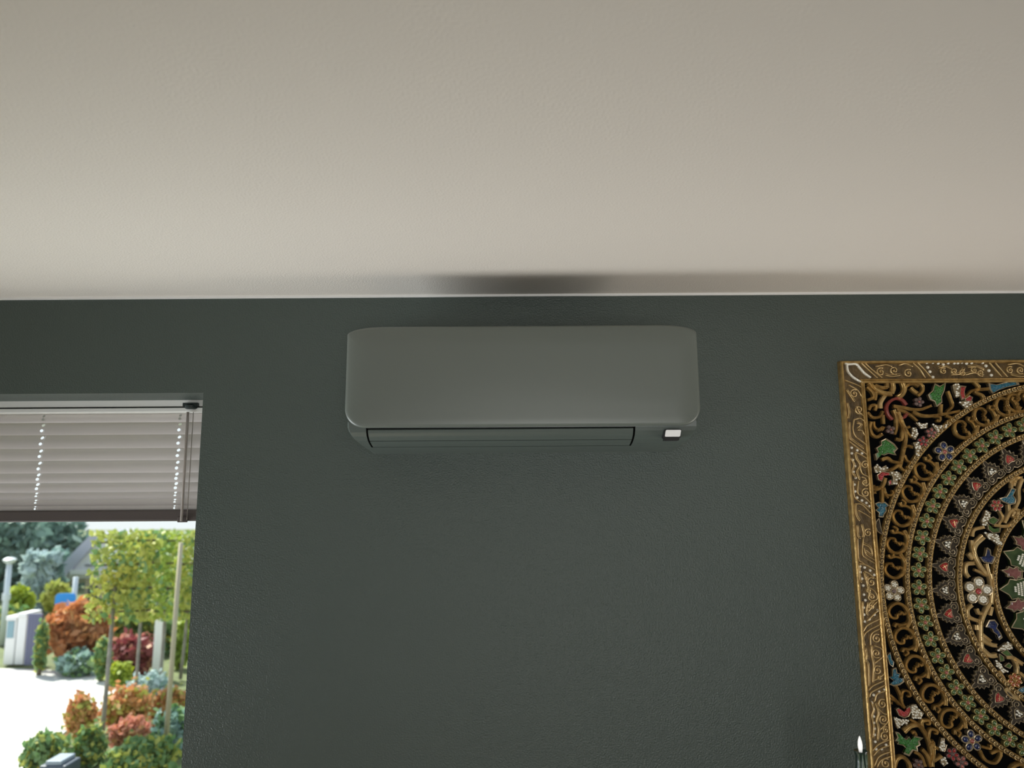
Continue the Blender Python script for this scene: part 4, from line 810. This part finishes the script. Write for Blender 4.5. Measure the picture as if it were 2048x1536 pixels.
# hedge and shrubs
plant('hedge', 'dark green clipped hedge behind the tree trunks', 'hedge', 308, 1280, 1304, 88, 46, 'green', 3200, 'box', .09, 11, trunk=False, ry=.2)
plant('japanese_maple', 'orange autumn maple beside the road', 'tree', 155, 1262, 1334, 54, 48, 'orange', 1500, lsz=.075, seed=12)
plant('conifer_shrub', 'dark green column shrub left of the orange maple', 'shrub', 82, 1297, 1350, 9, 48, 'green', 500, lsz=.05, seed=13)
plant('juniper_shrub', 'low blue-green juniper under the orange maple', 'shrub', 155, 1328, 1350, 36, 24, 'teal', 700, lsz=.05, seed=14)
plant('green_shrub', 'green shrub between the juniper and the nearest trunk', 'shrub', 205, 1318, 1362, 13, 34, 'green', 600, lsz=.05, seed=15)
plant('burgundy_shrub', 'round burgundy red shrub behind the tree trunks', 'shrub', 266, 1312, 1344, 40, 38, 'red', 1100, lsz=.06, seed=16)
plant('ball_shrub', 'yellow-green ball shrub below the burgundy shrub', 'shrub', 240, 1350, 1371, 21, 21, 'yellow', 600, lsz=.04, seed=17)
plant('lime_shrub', 'lime green shrub at the right edge of the window', 'shrub', 362, 1290, 1335, 16, 42, 'lime', 500, lsz=.05, seed=18)
YM = ground(318, 1352)[1]; t = empty('marker_post', (gx(319, YM), YM, GZ), 'white painted post among the tree trunks', 'post'); h = onY(318, 1225, YM)[2] - GZ; wq = 8.5 * (YM + D) / F
bevel(MB().box(-wq, wq, -.04, .04, 0, h - .03).build('shaft', M_fascia, t), .008); bevel(MB().box(-wq * 1.1, wq * 1.1, -.045, .045, h - .03, h).build('cap', M_fascia, t), .006)
# roof-trained trees in a row
LBL = ['roof-trained lime tree with the nearest and darkest trunk', 'roof-trained tree with the thin grey trunk in mid row', 'roof-trained tree right of the white post', 'roof-trained tree at the window edge with a pale trunk']
for k, (xb, yb, xt, cxp, rx, m, w) in enumerate(((201, 1508, 226, 250, 54, 'olive', 7.5), (269, 1414, 282, 298, 48, 'lime', 6), (319, 1380, 330, 342, 46, 'olive', 6), (361, 1358, 376, 384, 44, 'lime', 5.5))):
    g = ground(xb, yb); Y = g[1]; t = empty('trained_tree', (g[0], Y, GZ), LBL[k], 'tree', 'roof-trained trees in a row'); k2 = (Y + D) / F
    tp = onY(xt, 1236, Y); c = onY(cxp, 1150, Y)
    MB().tube([(0, 0, 0), ((tp[0] - g[0]) * .45, 0, (tp[2] - GZ) * .5), (tp[0] - g[0], 0, tp[2] - GZ + .4)], [w * k2 * .62, w * k2 * .5, w * k2 * .45], 9).build('trunk', M_bark, t, smooth=True)
    me = cloud(1150, (rx * k2, .19, 84 * k2), 30 + k, 'box', .04); me.materials.append(LM[m]); o = link('foliage', me, t, (c[0] - g[0], 0, c[2] - GZ)); o['kind'] = 'stuff'; me.materials.append(LM['green']); me.polygons.foreach_set('material_index', (np.random.default_rng(k).random(1150) < .2).astype(np.int32))
    for zf in (1085, 1130, 1180, 1225):
        z = onY(cxp, zf, Y)[2] - GZ; MB().tube([(c[0] - g[0] - rx * k2, 0, z), (c[0] - g[0] + rx * k2, 0, z + .02)], .010, 5).build('branch', M_bark2, t)
for (xb, xt, lab) in ((328, 362, 'tall pale bamboo stake standing before the trees'),):
    p = ground(xb, 1536); q = onY(xt, 1085, p[1]); t = MB().tube([(0, 0, 0), (q[0] - p[0], 0, q[2] - GZ)], [.022, .018], 8).build('plant_stake', M_stake, None, (p[0], p[1], GZ), smooth=True); tag(t, lab, 'stake')
# foreground border
for a in (('hydrangea_shrub', 'rust orange shrub left of the nearest trunk', 160, 1432, 1486, 24, 36, 'rust', 1000, 41), ('hydrangea_shrub', 'orange autumn shrub right of the nearest trunk', 252, 1420, 1462, 42, 42, 'rust', 1300, 42), ('hydrangea_shrub', 'salmon pink shrub in front of the orange shrubs', 262, 1470, 1498, 34, 28, 'pink', 900, 43), ('hydrangea_shrub', 'orange shrub by the window edge', 338, 1412, 1442, 34, 32, 'rust', 900, 44),
          ('pale_shrub', 'silvery pale shrub behind the orange shrubs', 300, 1375, 1394, 38, 28, 'pale', 800, 45), ('lavender_shrub', 'blue-green bushy shrub at the window edge', 345, 1465, 1506, 34, 42, 'teal', 1100, 46), ('box_shrub', 'dark green low shrub at the road edge', 88, 1512, 1556, 38, 40, 'green', 1300, 47), ('box_shrub', 'mid green low shrub before the salmon shrub', 285, 1525, 1560, 62, 42, 'green', 1700, 48), ('box_shrub', 'green low shrub below the nearest trunk', 178, 1500, 1524, 28, 38, 'green', 1000, 49)):
    plant(a[0], a[1], 'shrub', a[2], a[3], a[4], a[5], a[6], a[7], a[8], lsz=.035, seed=a[9], trunk=True, tw=.012)
YG = ground(122, 1600)[1]; g = onY(122, 1514, YG); t = empty('garden_bollard', (g[0], YG, GZ), 'dark garden light box with a pale lid', 'garden light'); h = g[2] - GZ
bevel(MB().box(-.10, .10, -.10, .10, 0, h - .03).build('housing', mat('dark_blue_grey', (.06, .08, .11), .5), t), .01); bevel(MB().box(-.06, .06, -.09, .09, h - .03, h).build('lid', mat('slate_lid', (.25, .30, .36), .5), t), .006)
